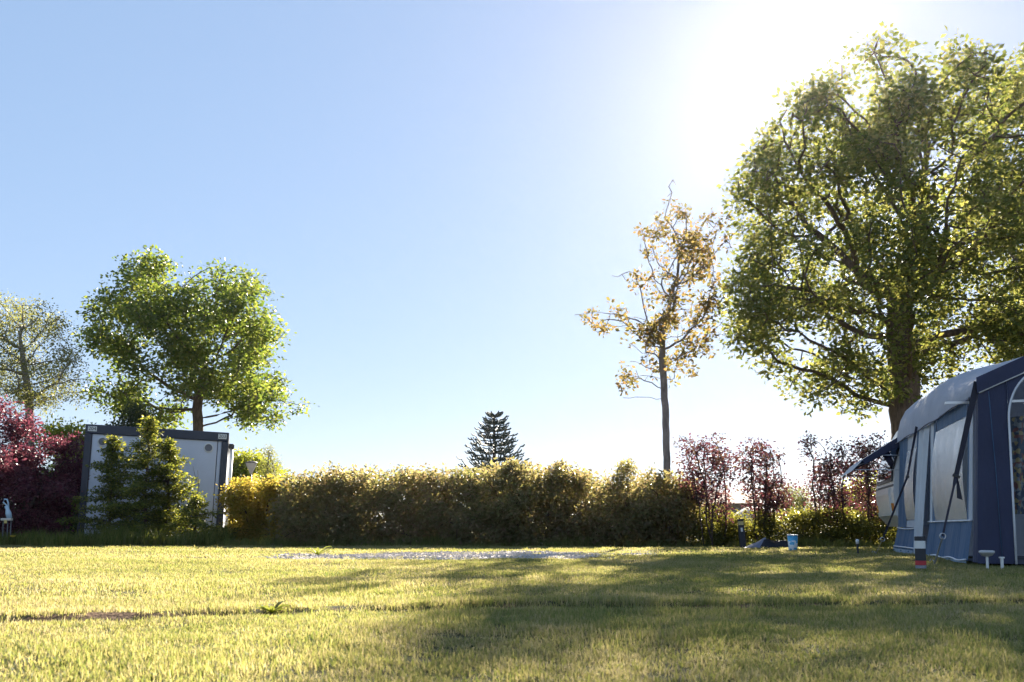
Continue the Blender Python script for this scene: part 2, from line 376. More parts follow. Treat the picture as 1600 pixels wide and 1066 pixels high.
# long grass and weeds along the hedge foot
def strip_points(n, x0, x1, yf, dy):
    x = rng.uniform(x0, x1, n); return x, yf(x)+rng.normal(0, dy, n)
tall_p = [proto('tall_clump_%d' % i, *blades(30, .10, .30, .011, .35, 400+i, .7), M['weed']) for i in range(5)]
def tall(name, n, x0, x1, yf, dy, s, label):
    x, y = strip_points(n, x0, x1, yf, dy); pts = np.stack([x, y, hgt(x, y)], -1)
    sc = s*rng.uniform(.45, 1.2, n)*(.6+.8*vnoise(x*1.5, y*1.5, 41))
    return scatter(name, pts, np.stack([rng.normal(0, .1, n), rng.normal(0, .1, n), rng.uniform(0, 6.28, n)], -1), np.stack([sc]*3, -1), rng.integers(0, 5, n), tall_p, label, 'grass')
tall('hedge_foot_grass', 700, -5.6, 4.2, lambda x: 19.4+0*x, .2, .65, 'long grass growing along the foot of the brown hedge')
tall('container_foot_grass', 900, -12.5, -5.7, lambda x: 19.8+0*x, .28, 1.15, 'tall weeds and grass in front of the grey container')
tall('green_hedge_foot_grass', 260, 4.2, 8.2, lambda x: 18.9+0*x, .22, .55, 'rough grass at the foot of the low green hedge')
# loose stones of the gravel pitch
sp_ = []
for i in range(4):
    r = np.random.default_rng(900+i); V = r.normal(size=(8, 3)); V = unit(V)*np.array((1, .8, .55))*.5
    import bmesh
    bm = bmesh.new()
    for v in V: bm.verts.new(v)
    bmesh.ops.convex_hull(bm, input=bm.verts); me = bpy.data.meshes.new('pebble_%d' % i); bm.to_mesh(me); bm.free()
    me.materials.append(surf('stone_%d' % i, (.42+.05*i, .38+.045*i, .35+.045*i), .85, .15)); sp_.append(bpy.data.objects.new('pebble_%d' % i, me))
x = rng.uniform(-4, 3, 26000); y = rng.uniform(10, 16, 26000); k = gravel_s(x, y) > -.03; x, y = x[k], y[k]; n = len(x)
sc = rng.lognormal(math.log(.022), .35, n)
scatter('gravel_stones', np.stack([x, y, hgt(x, y)+.008], -1), rng.uniform(0, 6.28, (n, 3)), np.stack([sc]*3, -1), rng.integers(0, 4, n), sp_, 'pale loose gravel stones of the bare pitch', 'gravel')

# ------------------------------------------------------------------ plants: growth and leaves
def grow(att, base, step, kill, iters=140, up=.15, jit=.15, seed=1):
    """branches that grow from the points base (a list of polylines) towards the attractors"""
    r = np.random.default_rng(seed); pos = []; par = []
    for line in base:
        for i, p in enumerate(line): pos.append(np.array(p, float)); par.append(len(pos)-2 if i else -1)
    pos = np.array(pos); par = np.array(par); att = np.asarray(att, float); alive = np.ones(len(att), bool)
    d = np.linalg.norm(att[:, None]-pos[None], axis=2); ni = d.argmin(1); dm = d.min(1)
    used = {}
    for it in range(iters):
        a = np.where(alive)[0]
        if not len(a): break
        sm = np.zeros((len(pos), 3)); np.add.at(sm, ni[a], unit(att[a]-pos[ni[a]]))
        src = np.unique(ni[a]); src = np.array([q for q in src if used.get(q, 0) < 4])
        if not len(src): break
        dirs = unit(unit(sm[src])+np.array((0, 0, up))+r.normal(0, jit, (len(src), 3)))
        new = pos[src]+dirs*step
        for q in src: used[q] = used.get(q, 0)+1
        k0 = len(pos); pos = np.vstack([pos, new]); par = np.concatenate([par, src])
        d = np.linalg.norm(att[a][:, None]-new[None], axis=2); j = d.argmin(1); dj = d.min(1)
        b_ = dj < dm[a]; dm[a[b_]] = dj[b_]; ni[a[b_]] = k0+j[b_]
        alive &= dm > kill
    return pos, par
def radii(par, R0, rmin, p=1.95):
    n = len(par); s = np.zeros(n); kids = np.bincount(par[par >= 0], minlength=n)
    for i in range(n-1, -1, -1):
        if kids[i] == 0: s[i] = 1
        if par[i] >= 0: s[par[i]] += s[i]
    r = s**(1/p); return np.maximum(R0*r/r.max(), rmin)
def branch_mesh(name, pos, par, rad, mat, parent, ns=6, flare=1.0, z0=None):
    n = len(pos); main = np.full(n, -1)
    for i in range(n):
        q = par[i]
        if q >= 0 and (main[q] < 0 or rad[i] > rad[main[q]]): main[q] = i
    tan = np.zeros((n, 3))
    for i in range(n):
        if par[i] >= 0: tan[i] += unit(pos[i]-pos[par[i]])
        if main[i] >= 0: tan[i] += unit(pos[main[i]]-pos[i])
    tan = unit(tan); rr = rad.copy()
    if flare > 1 and z0 is not None: rr = rr*(1+(flare-1)*np.exp(-np.maximum(pos[:, 2]-z0, 0)/.35))
    e = np.where(par >= 0)[0]; p = par[e]; mainq = main[p] == e
    d = unit(pos[e]-pos[p]); ta = np.where(mainq[:, None], tan[p], d); ra = np.where(mainq, rr[p], np.minimum(rr[e]*1.15, rr[p]))
    def ring(c, t, r_):
        ref = np.where((np.abs(t[:, 0]) < .8)[:, None], np.array((1., 0, 0)), np.array((0, 1., 0)))
        a = unit(np.cross(t, ref)); b_ = np.cross(t, a); th = np.arange(ns)*2*math.pi/ns
        return c[:, None]+r_[:, None, None]*(np.cos(th)[None, :, None]*a[:, None]+np.sin(th)[None, :, None]*b_[:, None])
    A = ring(pos[p], ta, ra); B = ring(pos[e], tan[e], rr[e]); m_ = len(e)
    V = np.concatenate([A, B], 1).reshape(-1, 3); k = np.arange(ns); k2 = (k+1) % ns
    F = (np.arange(m_)*2*ns)[:, None, None]+np.stack([k, k2, ns+k2, ns+k], -1)[None]
    return mesh_obj(name, V, F.reshape(-1, 4), mat, parent, True)
def leaves(name, c, nper, sig, L, mat, parent, flat=.35, wid=.55, seed=3, out=None, zsig=None):
    """clusters of folded leaves round the points c"""
    r = np.random.default_rng(seed); n = len(c)*nper; ce = np.repeat(c, nper, 0)
    s3 = np.array((sig, sig, zsig if zsig else sig*.8)); off = r.normal(0, 1, (n, 3)); off *= np.minimum(1, 1.8/np.maximum(np.linalg.norm(off, axis=1, keepdims=True), .01))
    p = ce+off*s3
    d = unit(unit(off)*.7+r.normal(0, .8, (n, 3))*np.array((1, 1, flat))+np.array((0, 0, -.1)))
    nrm = r.normal(0, 1, (n, 3))*np.array((flat+.35, flat+.35, .5))+np.array((0, 0, 1.-flat))
    sdv = unit(np.cross(nrm, d)); up = np.cross(d, sdv); l = (L*r.uniform(.55, 1.25, n))[:, None]; w = l*wid/2
    v0 = p; v1 = p+d*l*.55+sdv*w+up*w*.35; v2 = p+d*l; v3 = p+d*l*.55-sdv*w+up*w*.35
    V = np.stack([v0, v1, v2, v3], 1).reshape(-1, 3); k = (np.arange(n)*4)[:, None]
    F = np.concatenate([k+np.array([[0, 1, 2]]), k+np.array([[0, 2, 3]])], 1).reshape(-1, 3)
    return mesh_obj(name, V, F, mat, parent)
def inside(poly, x, y):
    x = np.asarray(x); y = np.asarray(y); c = np.zeros(x.shape, bool); n = len(poly); j = n-1
    for i in range(n):
        xi, yi = poly[i]; xj, yj = poly[j]
        with np.errstate(divide='ignore', invalid='ignore'):
            t = ((yi > y) != (yj > y)) & (x < (xj-xi)*(y-yi)/(yj-yi+1e-12)+xi)
        c ^= t; j = i
    return c
def edge_dist(poly, x, y):
    d = np.full(len(x), 1e9)
    for (x0, y0), (x1, y1) in zip(poly, poly[1:]+poly[:1]):
        vx, vy = x1-x0, y1-y0; t = np.clip(((x-x0)*vx+(y-y0)*vy)/(vx*vx+vy*vy+1e-9), 0, 1); d = np.minimum(d, np.hypot(x-x0-t*vx, y-y0-t*vy))
    return d
def crown_points(poly_px, D, T, n_blob, blob_r, n_pts, seed, shell=.5, inset=.4):
    """attractors inside a crown: its outline seen from the front and a rounded depth up to T each way, gathered into clumps"""
    r = np.random.default_rng(seed); poly = [tuple(P(px, py, D)[[0, 2]]) for px, py in poly_px]
    a = np.array(poly); lo, hi = a.min(0), a.max(0)
    def samp(n, inset):
        out = []
        while len(out) < n:
            x = r.uniform(lo[0], hi[0], 4*n); z = r.uniform(lo[1], hi[1], 4*n); k = inside(poly, x, z); x, z = x[k], z[k]
            e = edge_dist(poly, x, z); k = e > inset; x, z, e = x[k], z[k], e[k]
            t = np.where(e < T, np.sqrt(np.maximum(e*(2*T-e), .01)), T)
            f = r.uniform(-1, 1, len(x)); f = np.sign(f)*np.abs(f)**shell
            out += list(np.stack([x, D+f*t, z], -1))
        return np.array(out[:n])
    B = samp(n_blob, blob_r*inset); k = r.integers(0, n_blob, n_pts*2)
    o_ = r.normal(0, 1, (len(k), 3)); o_ = unit(o_)*(r.uniform(0, 1, (len(k), 1))**.45)
    p = B[k]+o_*blob_r*np.array((1, 1, .75))*r.uniform(.6, 1.15, (len(k), 1))
    ok = inside(poly, p[:, 0], p[:, 2]); p = p[ok][:n_pts]; return p
def tree(name, label, base, trunk_px, D, poly, T, nb, br, npts, R0, lm, bm, seed, step=.28, kill=.34, nper=34, sig=.17, L=.11, flat=.4, up=.1, ns=7, lfrac=1.0, jit=.18, group=None, rmin=.006, shell=.5, wid=.55, inset=.4, bare_px=()):
    att = crown_points(poly, D, T, nb, br, npts, seed, shell, inset)
    t = thing(name, base, label, 'tree', group)
    line = [np.array(base, float)]+[P(px, py, D) for px, py in trunk_px]
    dense = []
    for a, b_ in zip(line[:-1], line[1:]):
        m_ = max(2, int(np.linalg.norm(b_-a)/step)); dense += [a+(b_-a)*i/m_ for i in range(m_)]
    dense.append(line[-1]); jr = np.random.default_rng(seed+5)
    dense = [p+(jr.normal(0, .06*R0, 3)*np.array((1, 1, 0)) if i else 0) for i, p in enumerate(dense)]
    bt = np.array([P(px, py, D+jr.uniform(-.6, .6)) for px, py in bare_px]).reshape(-1, 3)
    pos, par = grow(np.vstack([att, bt]), [dense], step, kill, seed=seed, up=up, jit=jit)
    rad = radii(par, R0, rmin); branch_mesh('trunk', pos, par, rad, bm, t, ns, 1.35, base[2])
    r2 = np.random.default_rng(seed+9); lp = att[r2.uniform(size=len(att)) < lfrac]
    leaves('crown', lp, nper, sig, L, lm, t, flat, wid, seed+2)
    return t

# big oak behind the caravan
oakR = [(1128, 470), (1150, 420), (1140, 370), (1160, 330), (1150, 285), (1165, 232), (1195, 200), (1232, 172), (1272, 138), (1305, 106), (1345, 100), (1395, 108), (1425, 95), (1470, 90), (1505, 108), (1515, 130), (1560, 150), (1640, 160), (1700, 240), (1735, 340), (1720, 450), (1680, 540), (1600, 590), (1550, 585), (1500, 592), (1480, 570), (1455, 615), (1430, 600), (1400, 580), (1395, 620), (1360, 655), (1330, 645), (1300, 610), (1280, 640), (1255, 638), (1240, 590), (1215, 580), (1205, 545), (1150, 545), (1135, 520)]
tree('oak_tree', 'huge green oak rising behind the caravan and hiding the sun', (P(1418, 700, 22)[0], 22, 0), [(1417, 700), (1411, 600), (1408, 560), (1402, 500), (1408, 440)], 22, oakR, 3.6, 360, .62, 3500, .33, M['oak'], M['oakbark'], 11, nper=18, sig=.15, L=.14, inset=.15)
oakR2 = [(1530, 165), (1538, 118), (1560, 96), (1590, 100), (1640, 75), (1720, 70), (1800, 130), (1850, 240), (1870, 380), (1830, 500), (1740, 560), (1650, 560), (1590, 500), (1560, 380), (1540, 260)]
tree('oak_tree', 'second oak partly cut by the edge, behind the huge one', (P(1705, 700, 26)[0], 26, 0), [(1703, 650), (1700, 560), (1695, 480)], 26, oakR2, 3.5, 120, .8, 1500, .33, M['oak'], M['oakbark'], 12, inset=.15, nper=34, sig=.19, L=.14)
# oak beyond the container
oakL = [(135, 535), (160, 510), (150, 495), (185, 480), (200, 445), (205, 420), (240, 402), (265, 408), (290, 425), (325, 435), (345, 418), (375, 412), (405, 432), (420, 455), (428, 480), (452, 495), (440, 525), (415, 535), (430, 560), (445, 590), (480, 628), (472, 650), (440, 668), (420, 660), (380, 672), (365, 685), (355, 660), (330, 645), (318, 662), (300, 645), (285, 640), (272, 662), (240, 668), (200, 660), (160, 640), (155, 590), (165, 560)]
tree('oak_tree', 'round green oak standing alone beyond the grey container', (P(310, 800, 32)[0], 32, 0), [(310, 668), (308, 640), (313, 610), (318, 585)], 32, oakL, 3.2, 150, .62, 2100, .17, M['oak2'], M['oakbark'], 13, inset=.12, nper=17, sig=.17, L=.15, step=.3, kill=.36)
# slim half-bare tree behind the hedge
slim = [(915, 505), (925, 478), (950, 468), (985, 478), (1000, 500), (1010, 470), (985, 430), (1000, 400), (985, 365), (990, 345), (1015, 355), (1030, 325), (1050, 310), (1062, 330), (1085, 330), (1110, 340), (1130, 350), (1140, 390), (1138, 430), (1120, 470), (1110, 500), (1130, 540), (1132, 552), (1100, 560), (1070, 600), (1045, 590), (1010, 590), (985, 620), (965, 610), (975, 580), (985, 545), (960, 530), (935, 525)]
tree('slim_tree', 'slim half-bare tree with sparse amber leaves behind the hedge', (P(1043, 840, 20.8)[0], 20.8, 0), [(1042, 730), (1040, 650), (1037, 595), (1034, 560), (1036, 520)], 20.8, slim, 1.3, 130, .26, 760, .076, M['amber'], M['greybark'], 14, nper=13, sig=.075, L=.105, step=.16, kill=.18, lfrac=.48, up=.25, flat=.6, rmin=.005, inset=.1, bare_px=[(888, 490), (900, 496), (912, 500), (945, 428), (962, 432), (980, 440), (1050, 278), (1047, 300), (1052, 290), (1046, 315), (1058, 300), (1050, 285), (1130, 330), (1140, 380), (1148, 372), (1135, 500), (1128, 508), (968, 630)])
birch = [(-60, 560), (-40, 480), (-5, 455), (20, 455), (40, 478), (70, 468), (95, 480), (100, 498), (75, 510), (85, 530), (112, 520), (118, 545), (150, 565), (150, 605), (130, 625), (95, 635), (60, 640), (20, 640), (-40, 640)]
tree('birch_tree', 'airy birch with fine pale leaves above the purple shrub', (P(50, 820, 29)[0], 29, 0), [(48, 700), (46, 640), (42, 600), (36, 560), (32, 530)], 29, birch, 1.8, 110, .42, 1100, .12, M['birch'], M['birchbark'], 15, nper=15, sig=.17, L=.075, step=.2, kill=.26, up=.2, flat=.8, rmin=.006)

def shrub(name, label, poly, D, T, nb, br, npts, mat, seed, base_px, nstem=5, nper=26, sig=.1, L=.06, R0=.03, step=.14, kill=.18, cat='shrub', group=None, spread=.3, flat=.5, up=.2, lfrac=1, stem=True, wid=.55, shell=.5, rmin=.003, bm=None):
    poly = [(x, 925 if y >= 848 else y) for x, y in poly]                # thick right down to the ground
    att = crown_points(poly, D, T, nb, br, int(npts*1.45), seed, shell); r = np.random.default_rng(seed+1); att = att[att[:, 2] > .04]
    b0 = P(base_px, 820, D); base = np.array((b0[0], D, 0.0)); t = thing(name, base, label, cat, group)
    if stem:
        lines = []
        for i in range(nstem):
            q = base+np.array((r.uniform(-spread, spread), r.uniform(-.2, .2), 0)); q2 = q+np.array((r.uniform(-.12, .12), 0, .3)); lines.append([q, (q+q2)/2, q2])
        sub = att if len(att) < 900 else att[r.choice(len(att), 900, False)]
        pos, par = grow(sub, lines, step, kill, seed=seed, up=up, jit=.15)
        root = np.arange(len(par))
        for i in range(len(par)):
            if par[i] >= 0: root[i] = root[par[i]]
        rad = radii(par, R0, rmin)
        for q in np.unique(root):
            k = np.where(root == q)[0]
            if len(k) < 3: continue
            new = np.full(len(par), -1); new[k] = np.arange(len(k)); pr_ = np.where(par[k] >= 0, new[par[k]], -1)
            branch_mesh('stem', pos[k], pr_, rad[k], bm or M['stem'], t, 5)
    leaves('foliage', att[r.uniform(size=len(att)) < lfrac], nper, sig, L, mat, t, flat, wid, seed+2)
    return t
# left edge
shrub('dark_hedge', 'dark hedge behind the purple shrub at the left', [(-160, 850), (-150, 740), (-60, 730), (40, 735), (110, 740), (128, 850)], 23.4, .8, 160, .35, 1500, M['dark_green'], 20, -10, 10, nper=24, sig=.13, L=.09, cat='hedge', spread=1.6)
shrub('purple_shrub', 'large dark purple leaved shrub at the left edge', [(-120, 850), (-120, 640), (-60, 610), (0, 618), (30, 622), (60, 655), (90, 660), (118, 690), (128, 730), (122, 780), (120, 850)], 21.2, 1.3, 90, .38, 1700, M['purple'], 21, 10, 8, nper=26, sig=.11, L=.075, R0=.05)
shrub('yellow_green_tree', 'yellow green bushy tree between purple shrub and container', [(60, 850), (70, 690), (80, 650), (110, 640), (135, 632), (155, 650), (165, 700), (165, 850)], 24.5, 1.2, 50, .42, 800, M['yellowgreen'], 22, 110, 4, nper=26, sig=.14, L=.09, cat='tree')
shrub('evergreen_shrub', 'dark evergreen top showing above the container roof', [(160, 840), (165, 660), (185, 640), (205, 628), (222, 640), (235, 660), (245, 840)], 27, 1.0, 36, .42, 500, M['dark_green'], 23, 205, 3, nper=30, sig=.14, L=.09)
# behind the golden shrubs
shrub('leafy_tree', 'mid green rounded tree behind the lamp post', [(345, 830), (350, 730), (362, 714), (385, 708), (410, 712), (430, 722), (442, 745), (450, 830)], 40, 2.0, 40, .6, 700, M['yellowgreen'], 24, 400, 3, nper=26, sig=.2, L=.13, cat='tree')
shrub('feathery_sapling', 'thin feathery sapling top poking above the leafy tree', [(412, 760), (410, 715), (416, 698), (424, 693), (432, 702), (432, 730), (430, 760)], 36, .4, 16, .22, 130, M['birch'], 25, 422, 2, nper=12, sig=.12, L=.06, cat='tree')
shrub('golden_shrub', 'golden yellow leaved shrub beside the container corner', [(352, 850), (356, 770), (362, 755), (385, 748), (408, 752), (420, 770), (424, 850)], 21.0, .8, 44, .3, 800, M['gold'], 26, 388, 5, nper=26, sig=.1, L=.07)
shrub('golden_shrub', 'taller golden shrub merging into the brown hedge', [(405, 850), (408, 770), (425, 750), (445, 738), (460, 745), (470, 770), (478, 850)], 20.8, .8, 44, .3, 800, M['gold'], 27, 440, 5, nper=26, sig=.1, L=.07)
# brown hedge
hp = [(425, 852), (430, 780), (445, 752), (470, 740), (520, 735), (560, 733), (600, 737), (640, 734), (680, 739), (720, 737), (760, 732), (800, 724), (840, 730), (880, 732), (920, 738), (955, 745), (1000, 744), (1040, 738), (1070, 745), (1088, 770), (1092, 852)]
hedge = shrub('hedge', 'long brown and green hedge behind the gravel pitch', hp, 20.2, .9, 1300, .3, 9000, M['hedge'], 28, 760, 60, nper=15, sig=.1, L=.082, R0=.02, cat='hedge', spread=4.0)
sh = [(545, 742), (552, 726), (560, 742), (630, 740), (640, 722), (650, 738), (790, 730), (800, 708), (812, 730), (860, 738), (875, 718), (885, 738), (955, 755), (968, 728), (985, 716), (1000, 745), (1005, 752), (1015, 722), (1028, 745)]
sh_ = shrub('hedge_shoots', 'thin leafy shoots sticking up from the top of the hedge', sh, 20.1, .35, 90, .12, 380, M['hedge'], 29, 800, 3, nper=8, sig=.06, L=.06, stem=False, cat='hedge')
for c_ in list(sh_.children):                                            # the shoots belong to the hedge
    c_.name = 'shoots'; c_.parent = hedge; c_.location = tuple(ORG[sh_]-ORG[hedge])
bpy.data.objects.remove(sh_)
# low green hedge at right with the purple shrubs in it
gh = [(1075, 853), (1078, 800), (1095, 790), (1130, 796), (1160, 800), (1200, 797), (1240, 800), (1290, 798), (1330, 792), (1370, 795), (1420, 800), (1440, 853)]
shrub('green_hedge', 'low green hedge behind the bollard lamp', gh, 19.6, .4, 260, .22, 2800, M['hedge_green'], 30, 1250, 26, nper=22, sig=.09, L=.062, R0=.015, cat='hedge', spread=1.9)
pl = [([(1085, 812), (1078, 770), (1060, 735), (1068, 715), (1050, 690), (1062, 662), (1080, 692), (1092, 660), (1100, 690), (1118, 672), (1128, 690), (1152, 678), (1158, 720), (1142, 760), (1140, 812)], 1112, 'widest purple shrub, next to the slim tree trunk'),
      ([(1178, 812), (1165, 770), (1150, 735), (1160, 700), (1178, 690), (1180, 668), (1192, 690), (1203, 662), (1216, 695), (1222, 735), (1236, 750), (1222, 812)], 1200, 'purple shrub rising behind the blue and white tub'),
      ([(1278, 812), (1262, 770), (1246, 730), (1258, 712), (1250, 690), (1264, 678), (1276, 705), (1290, 700), (1298, 672), (1310, 705), (1330, 715), (1334, 750), (1320, 812)], 1298, 'purple shrub standing alone against the bright sky gap'),
      ([(1342, 820), (1330, 750), (1342, 715), (1326, 690), (1344, 668), (1358, 695), (1378, 666), (1400, 690), (1402, 750), (1400, 820)], 1368, 'purple shrub under the blue window visor')]
for i, (pp, bx, lab) in enumerate(pl):
    shrub('purple_leaved_shrub', lab, pp, 19.2+.15*i, .5, 55, .17, 400, M['purple2'], 31+i, bx, 6, nper=7, sig=.085, L=.066, R0=.022, group='purple shrubs along the green hedge', spread=.22, up=.45)
shrub('willow_shrub', 'pale misty green tree beyond the gap in the hedge', [(1215, 815), (1218, 770), (1235, 745), (1255, 752), (1268, 790), (1270, 815)], 34, .8, 24, .4, 240, M['birch'], 36, 1243, 3, nper=16, sig=.18, L=.07, cat='tree')
shrub('backdrop_bush', 'green bush filling the gap behind purple shrubs near the caravan', [(1300, 830), (1310, 770), (1340, 745), (1370, 740), (1400, 760), (1440, 830)], 27, .8, 40, .4, 420, M['yellowgreen'], 37, 1365, 3, nper=20, sig=.14, L=.08)

# young trees in front of the container: tiers of flat sprays
def sapling(label, px, top_px, D, wid_px, seed, z_lo=.12):
    r = np.random.default_rng(seed); b0 = P(px, 820, D); base = np.array((b0[0], D, 0.)); h = P(px, top_px, D)[2]; Rm = wid_px*D/FPX
    t = thing('sapling', base, label, 'tree', 'saplings before the container'); mb = MB()
    tr = [base+np.array((r.normal(0, .02), r.normal(0, .02), h*i/9)) for i in range(10)]; mb.tube(tr, np.linspace(.035, .006, 10), 6)
    C = []
    nb = int(h*32)
    for i in range(nb):
        f = z_lo+(1-z_lo)*(i+r.uniform())/nb; z = h*f; L = Rm*((1-f)**.85+.07)*r.choice((.55, .8, 1., 1.25))*r.uniform(.8, 1.15); a = r.uniform(0, 6.283)
        d = np.array((math.cos(a), math.sin(a), 0)); s_ = np.array((-d[1], d[0], 0)); pts = []
        for k in range(6):
            q = k/5; pts.append(base+np.array((0, 0, z))+d*L*q+np.array((0, 0, L*(.22*q-.18*q*q))))
        mb.tube(pts, np.linspace(.010, .003, 6), 4, False)
        for k in range(int(8+L*26)):
            q = r.uniform(.2, 1.03); c = base+np.array((0, 0, z+L*(.22*q-.18*q*q)))+d*L*q+s_*r.normal(0, .12*L*(1.15-q)+.03)+np.array((0, 0, r.normal(0, .018))); C.append(c)
    for k in range(26): C.append(base+np.array((r.normal(0, .04), r.normal(0, .04), h*(1-.18*r.uniform()))))
    mb.build('trunk', M['stem'], t, True); leaves('crown', np.array(C), 6, .05, .07, M['conifer'], t, .22, .5, seed+1, zsig=.02)
sapling('bushy sapling covering the left panel of the container', 172, 684, 20.6, 60, 51)
sapling('tallest sapling, its tip reaching above the container roof', 226, 654, 20.3, 86, 52, .08)
sapling('sapling with a blunt top left of the bare twig', 260, 688, 20.4, 70, 53)
sapling('low spreading sapling near the container corner', 305, 778, 20.0, 74, 54, .05)
tb = thing('dead_stem', (P(306, 820, 20.1)[0], 20.1, 0), 'bare forked dead stem in front of the right panel', 'plant'); mb = MB(); b0 = ORG[tb]
zz = lambda py: P(306, py, 20.1)[2]
mb.tube([b0, b0+(0, 0, zz(785)), b0+(.03, 0, zz(755)), b0+(.0, 0, zz(735))], [.014, .012, .009, .004], 5)
mb.tube([b0+(.03, 0, zz(760)), b0+(-.06, .02, zz(742)), b0+(-.1, 0, zz(728))], [.007, .005, .002], 4)
mb.tube([b0+(.01, 0, zz(772)), b0+(.06, -.02, zz(757))], [.006, .002], 4); mb.build('stem', M['greybark'], tb)

# monkey puzzle tree
def monkey():
    D = 36; b0 = P(772, 820, D); base = np.array((b0[0], D, 0.)); h = P(770, 648, D)[2]; r = np.random.default_rng(61)
    t = thing('monkey_puzzle_tree', base, 'dark pointed monkey puzzle tree rising behind the hedge', 'tree'); mb = MB()
    mb.tube([base+np.array((0, 0, h*k/8)) for k in range(9)], np.linspace(.10, .04, 9), 7); mb.build('trunk', M['oakbark'], t, True)
    mb = MB(); nl = 13
    for i in range(nl):
        z = h*(.28+.70*i/(nl-1)); L = 1.3*(1-i/(nl-1))**.85+.22
        for k in range(6):
            a = 2*math.pi*(k+.5*(i % 2)+r.uniform(-.3, .3))/6; d = np.array((math.cos(a), math.sin(a), 0)); s_ = np.array((-d[1], d[0], 0)); l = L*r.uniform(.8, 1.1)
            rise = .15+.5*i/nl; curve = lambda q: base+np.array((0, 0, z+l*(rise*q*.5+.62*q*q*q-.30*q)))+d*l*q
            mb.tube([curve(q) for q in np.linspace(0, 1, 7)], [.026]*6+[.018], 5)
            for q in np.arange(.35, 1.0, .16):
                for sg in (-1, 1):
                    p = curve(q); l2 = .34*(1.2-q)*min(1, L)+.12
                    mb.tube([p, p+d*l2*.5+s_*sg*l2*.55+np.array((0, 0, .02)), p+d*l2*.8+s_*sg*l2*.75+np.array((0, 0, l2*.45))], [.022, .024, .016], 4)
    mb.build('crown', M['monkey'], t, True)
monkey()

# ------------------------------------------------------------------ container
navy = surf('navy_frame_paint', (.028, .034, .058), .45, .15, 3, 90, .1, .003)
panel_m = surf('grey_panel', (.60, .63, .72), .55, .09, 1.2, 120, .08, .002)
white_m = surf('white_plastic', (.72, .72, .70), .45, .06); black_m = surf('black_plastic', (.018, .018, .022), .45, .2)
alu = surf('aluminium', (.55, .55, .56), .35, .1, 10, 80, .1, .002, .9)
vent_m = surf('vent_grey', (.16, .16, .18), .6, .1)
def container():
    A = P(118, 845, 21.3); A[2] = 0; a = R(15.5); tilt = R(-2.2)
    ex = np.array((math.cos(a)*math.cos(tilt), math.sin(a)*math.cos(tilt), math.sin(tilt))); ey = np.array((-math.sin(a), math.cos(a), 0.)); ez = np.cross(ex, ey)
    AX = np.array((ex, ey, ez)); w, d, h, z0 = 2.98, 6.0, 2.52, .07
    t = thing('container', A, 'grey panelled cabin container with navy frame behind the saplings', 'container')
    q = lambda x, y, z: A+x*ex+y*ey+(z+z0)*ez
    bx = lambda n, x0, x1, y0, y1, z0_, z1, m_, par=t, bev=.01: MB().box(q((x0+x1)/2, (y0+y1)/2, (z0_+z1)/2), (x1-x0, y1-y0, z1-z0_), AX, bev).build(n, m_, par)
    F = .14
    for x0 in (0, w-F):
        for y0 in (0, d-F): bx('corner_post', x0, x0+F, y0, y0+F, 0, h-.2, navy)
    for y0 in (0, d-F): bx('top_rail', 0, w, y0, y0+F, h-.197, h, navy); bx('bottom_rail', F, w-F, y0+.002, y0+F, 0, .13, navy)
    for x0 in (0, w-F): bx('top_rail', x0+.002, x0+F-.002, F, d-F, h-.195, h-.003, navy); bx('bottom_rail', x0+.004, x0+F-.004, F, d-F, 0, .13, navy)
    bx('roof', F, w-F, F, d-F, h-.09, h-.02, navy)
    mid = w*.485
    for x0, x1 in ((F+.003, mid-.008), (mid+.008, w-F-.10)): bx('wall_panel', x0, x1, .045, .10, .133, h-.2, panel_m)
    bx('edge_panel', w-F-.085, w-F-.003, .05, .10, .133, h-.2, panel_m); bx('wall_core', F, w-F, .10, .12, .13, h-.2, navy, bev=0)
    for x0 in (.02, w-.08):
        for k in range(6): bx('side_panel', x0, x0+.05, F+.01+k*.953, F+.943+k*.953, .133, h-.2, panel_m)
    bx('back_panel', F+.003, w-F-.003, d-.1, d-.05, .133, h-.2, panel_m)
    for x in (.36, w-.42):
        v = MB(); v.lathe(q(x, .045, h-.36), [(.105, 0), (.105, .018), (.085, .024), (.08, .012)], 24, np.stack([ex, -ez, -ey], 1)); vo_ = v.build('vent', white_m, t)
        MB().lathe(q(x, .045, h-.36), [(.078, .0), (.078, .02), (.01, .022)], 20, np.stack([ex, -ez, -ey], 1)).build('vent_grille', vent_m, vo_)
    for x, tx in ((.05, '204'), (w-.23, '203')):
        pl_ = bx('number_plate', x, x+.18, -.008, .0, h-.15, h-.04, white_m, bev=.002)
        cu = bpy.data.curves.new('plate_number', 'FONT'); cu.body = tx; cu.size = .105; cu.align_x = 'CENTER'; cu.align_y = 'CENTER'; cu.extrude = .0015
        tmp = bpy.data.objects.new('tmp', cu); me = bpy.data.meshes.new_from_object(tmp); bpy.data.objects.remove(tmp)
        to = link('plate_number', me, black_m, pl_); p = q(x+.09, -.0105, h-.095)-A
        to.matrix_local = Matrix(((ex[0], ez[0], -ey[0], p[0]), (ex[1], ez[1], -ey[1], p[1]), (ex[2], ez[2], -ey[2], p[2]), (0, 0, 0, 1)))
    pipe = MB(); pipe.tube([q(w+.07, .5, .05), q(w+.07, .5, h-.32)], .045, 10); pp = pipe.build('downpipe', white_m, t, True)
    MB().box(q(w+.06, .5, h-.27), (.13, .16, .12), AX, .02).build('pipe_head', black_m, pp)
    for z in (.4, 1.3): MB().box(q(w+.03, .5, z), (.08, .12, .03), AX, .004).build('pipe_clip', black_m, pp)
container()

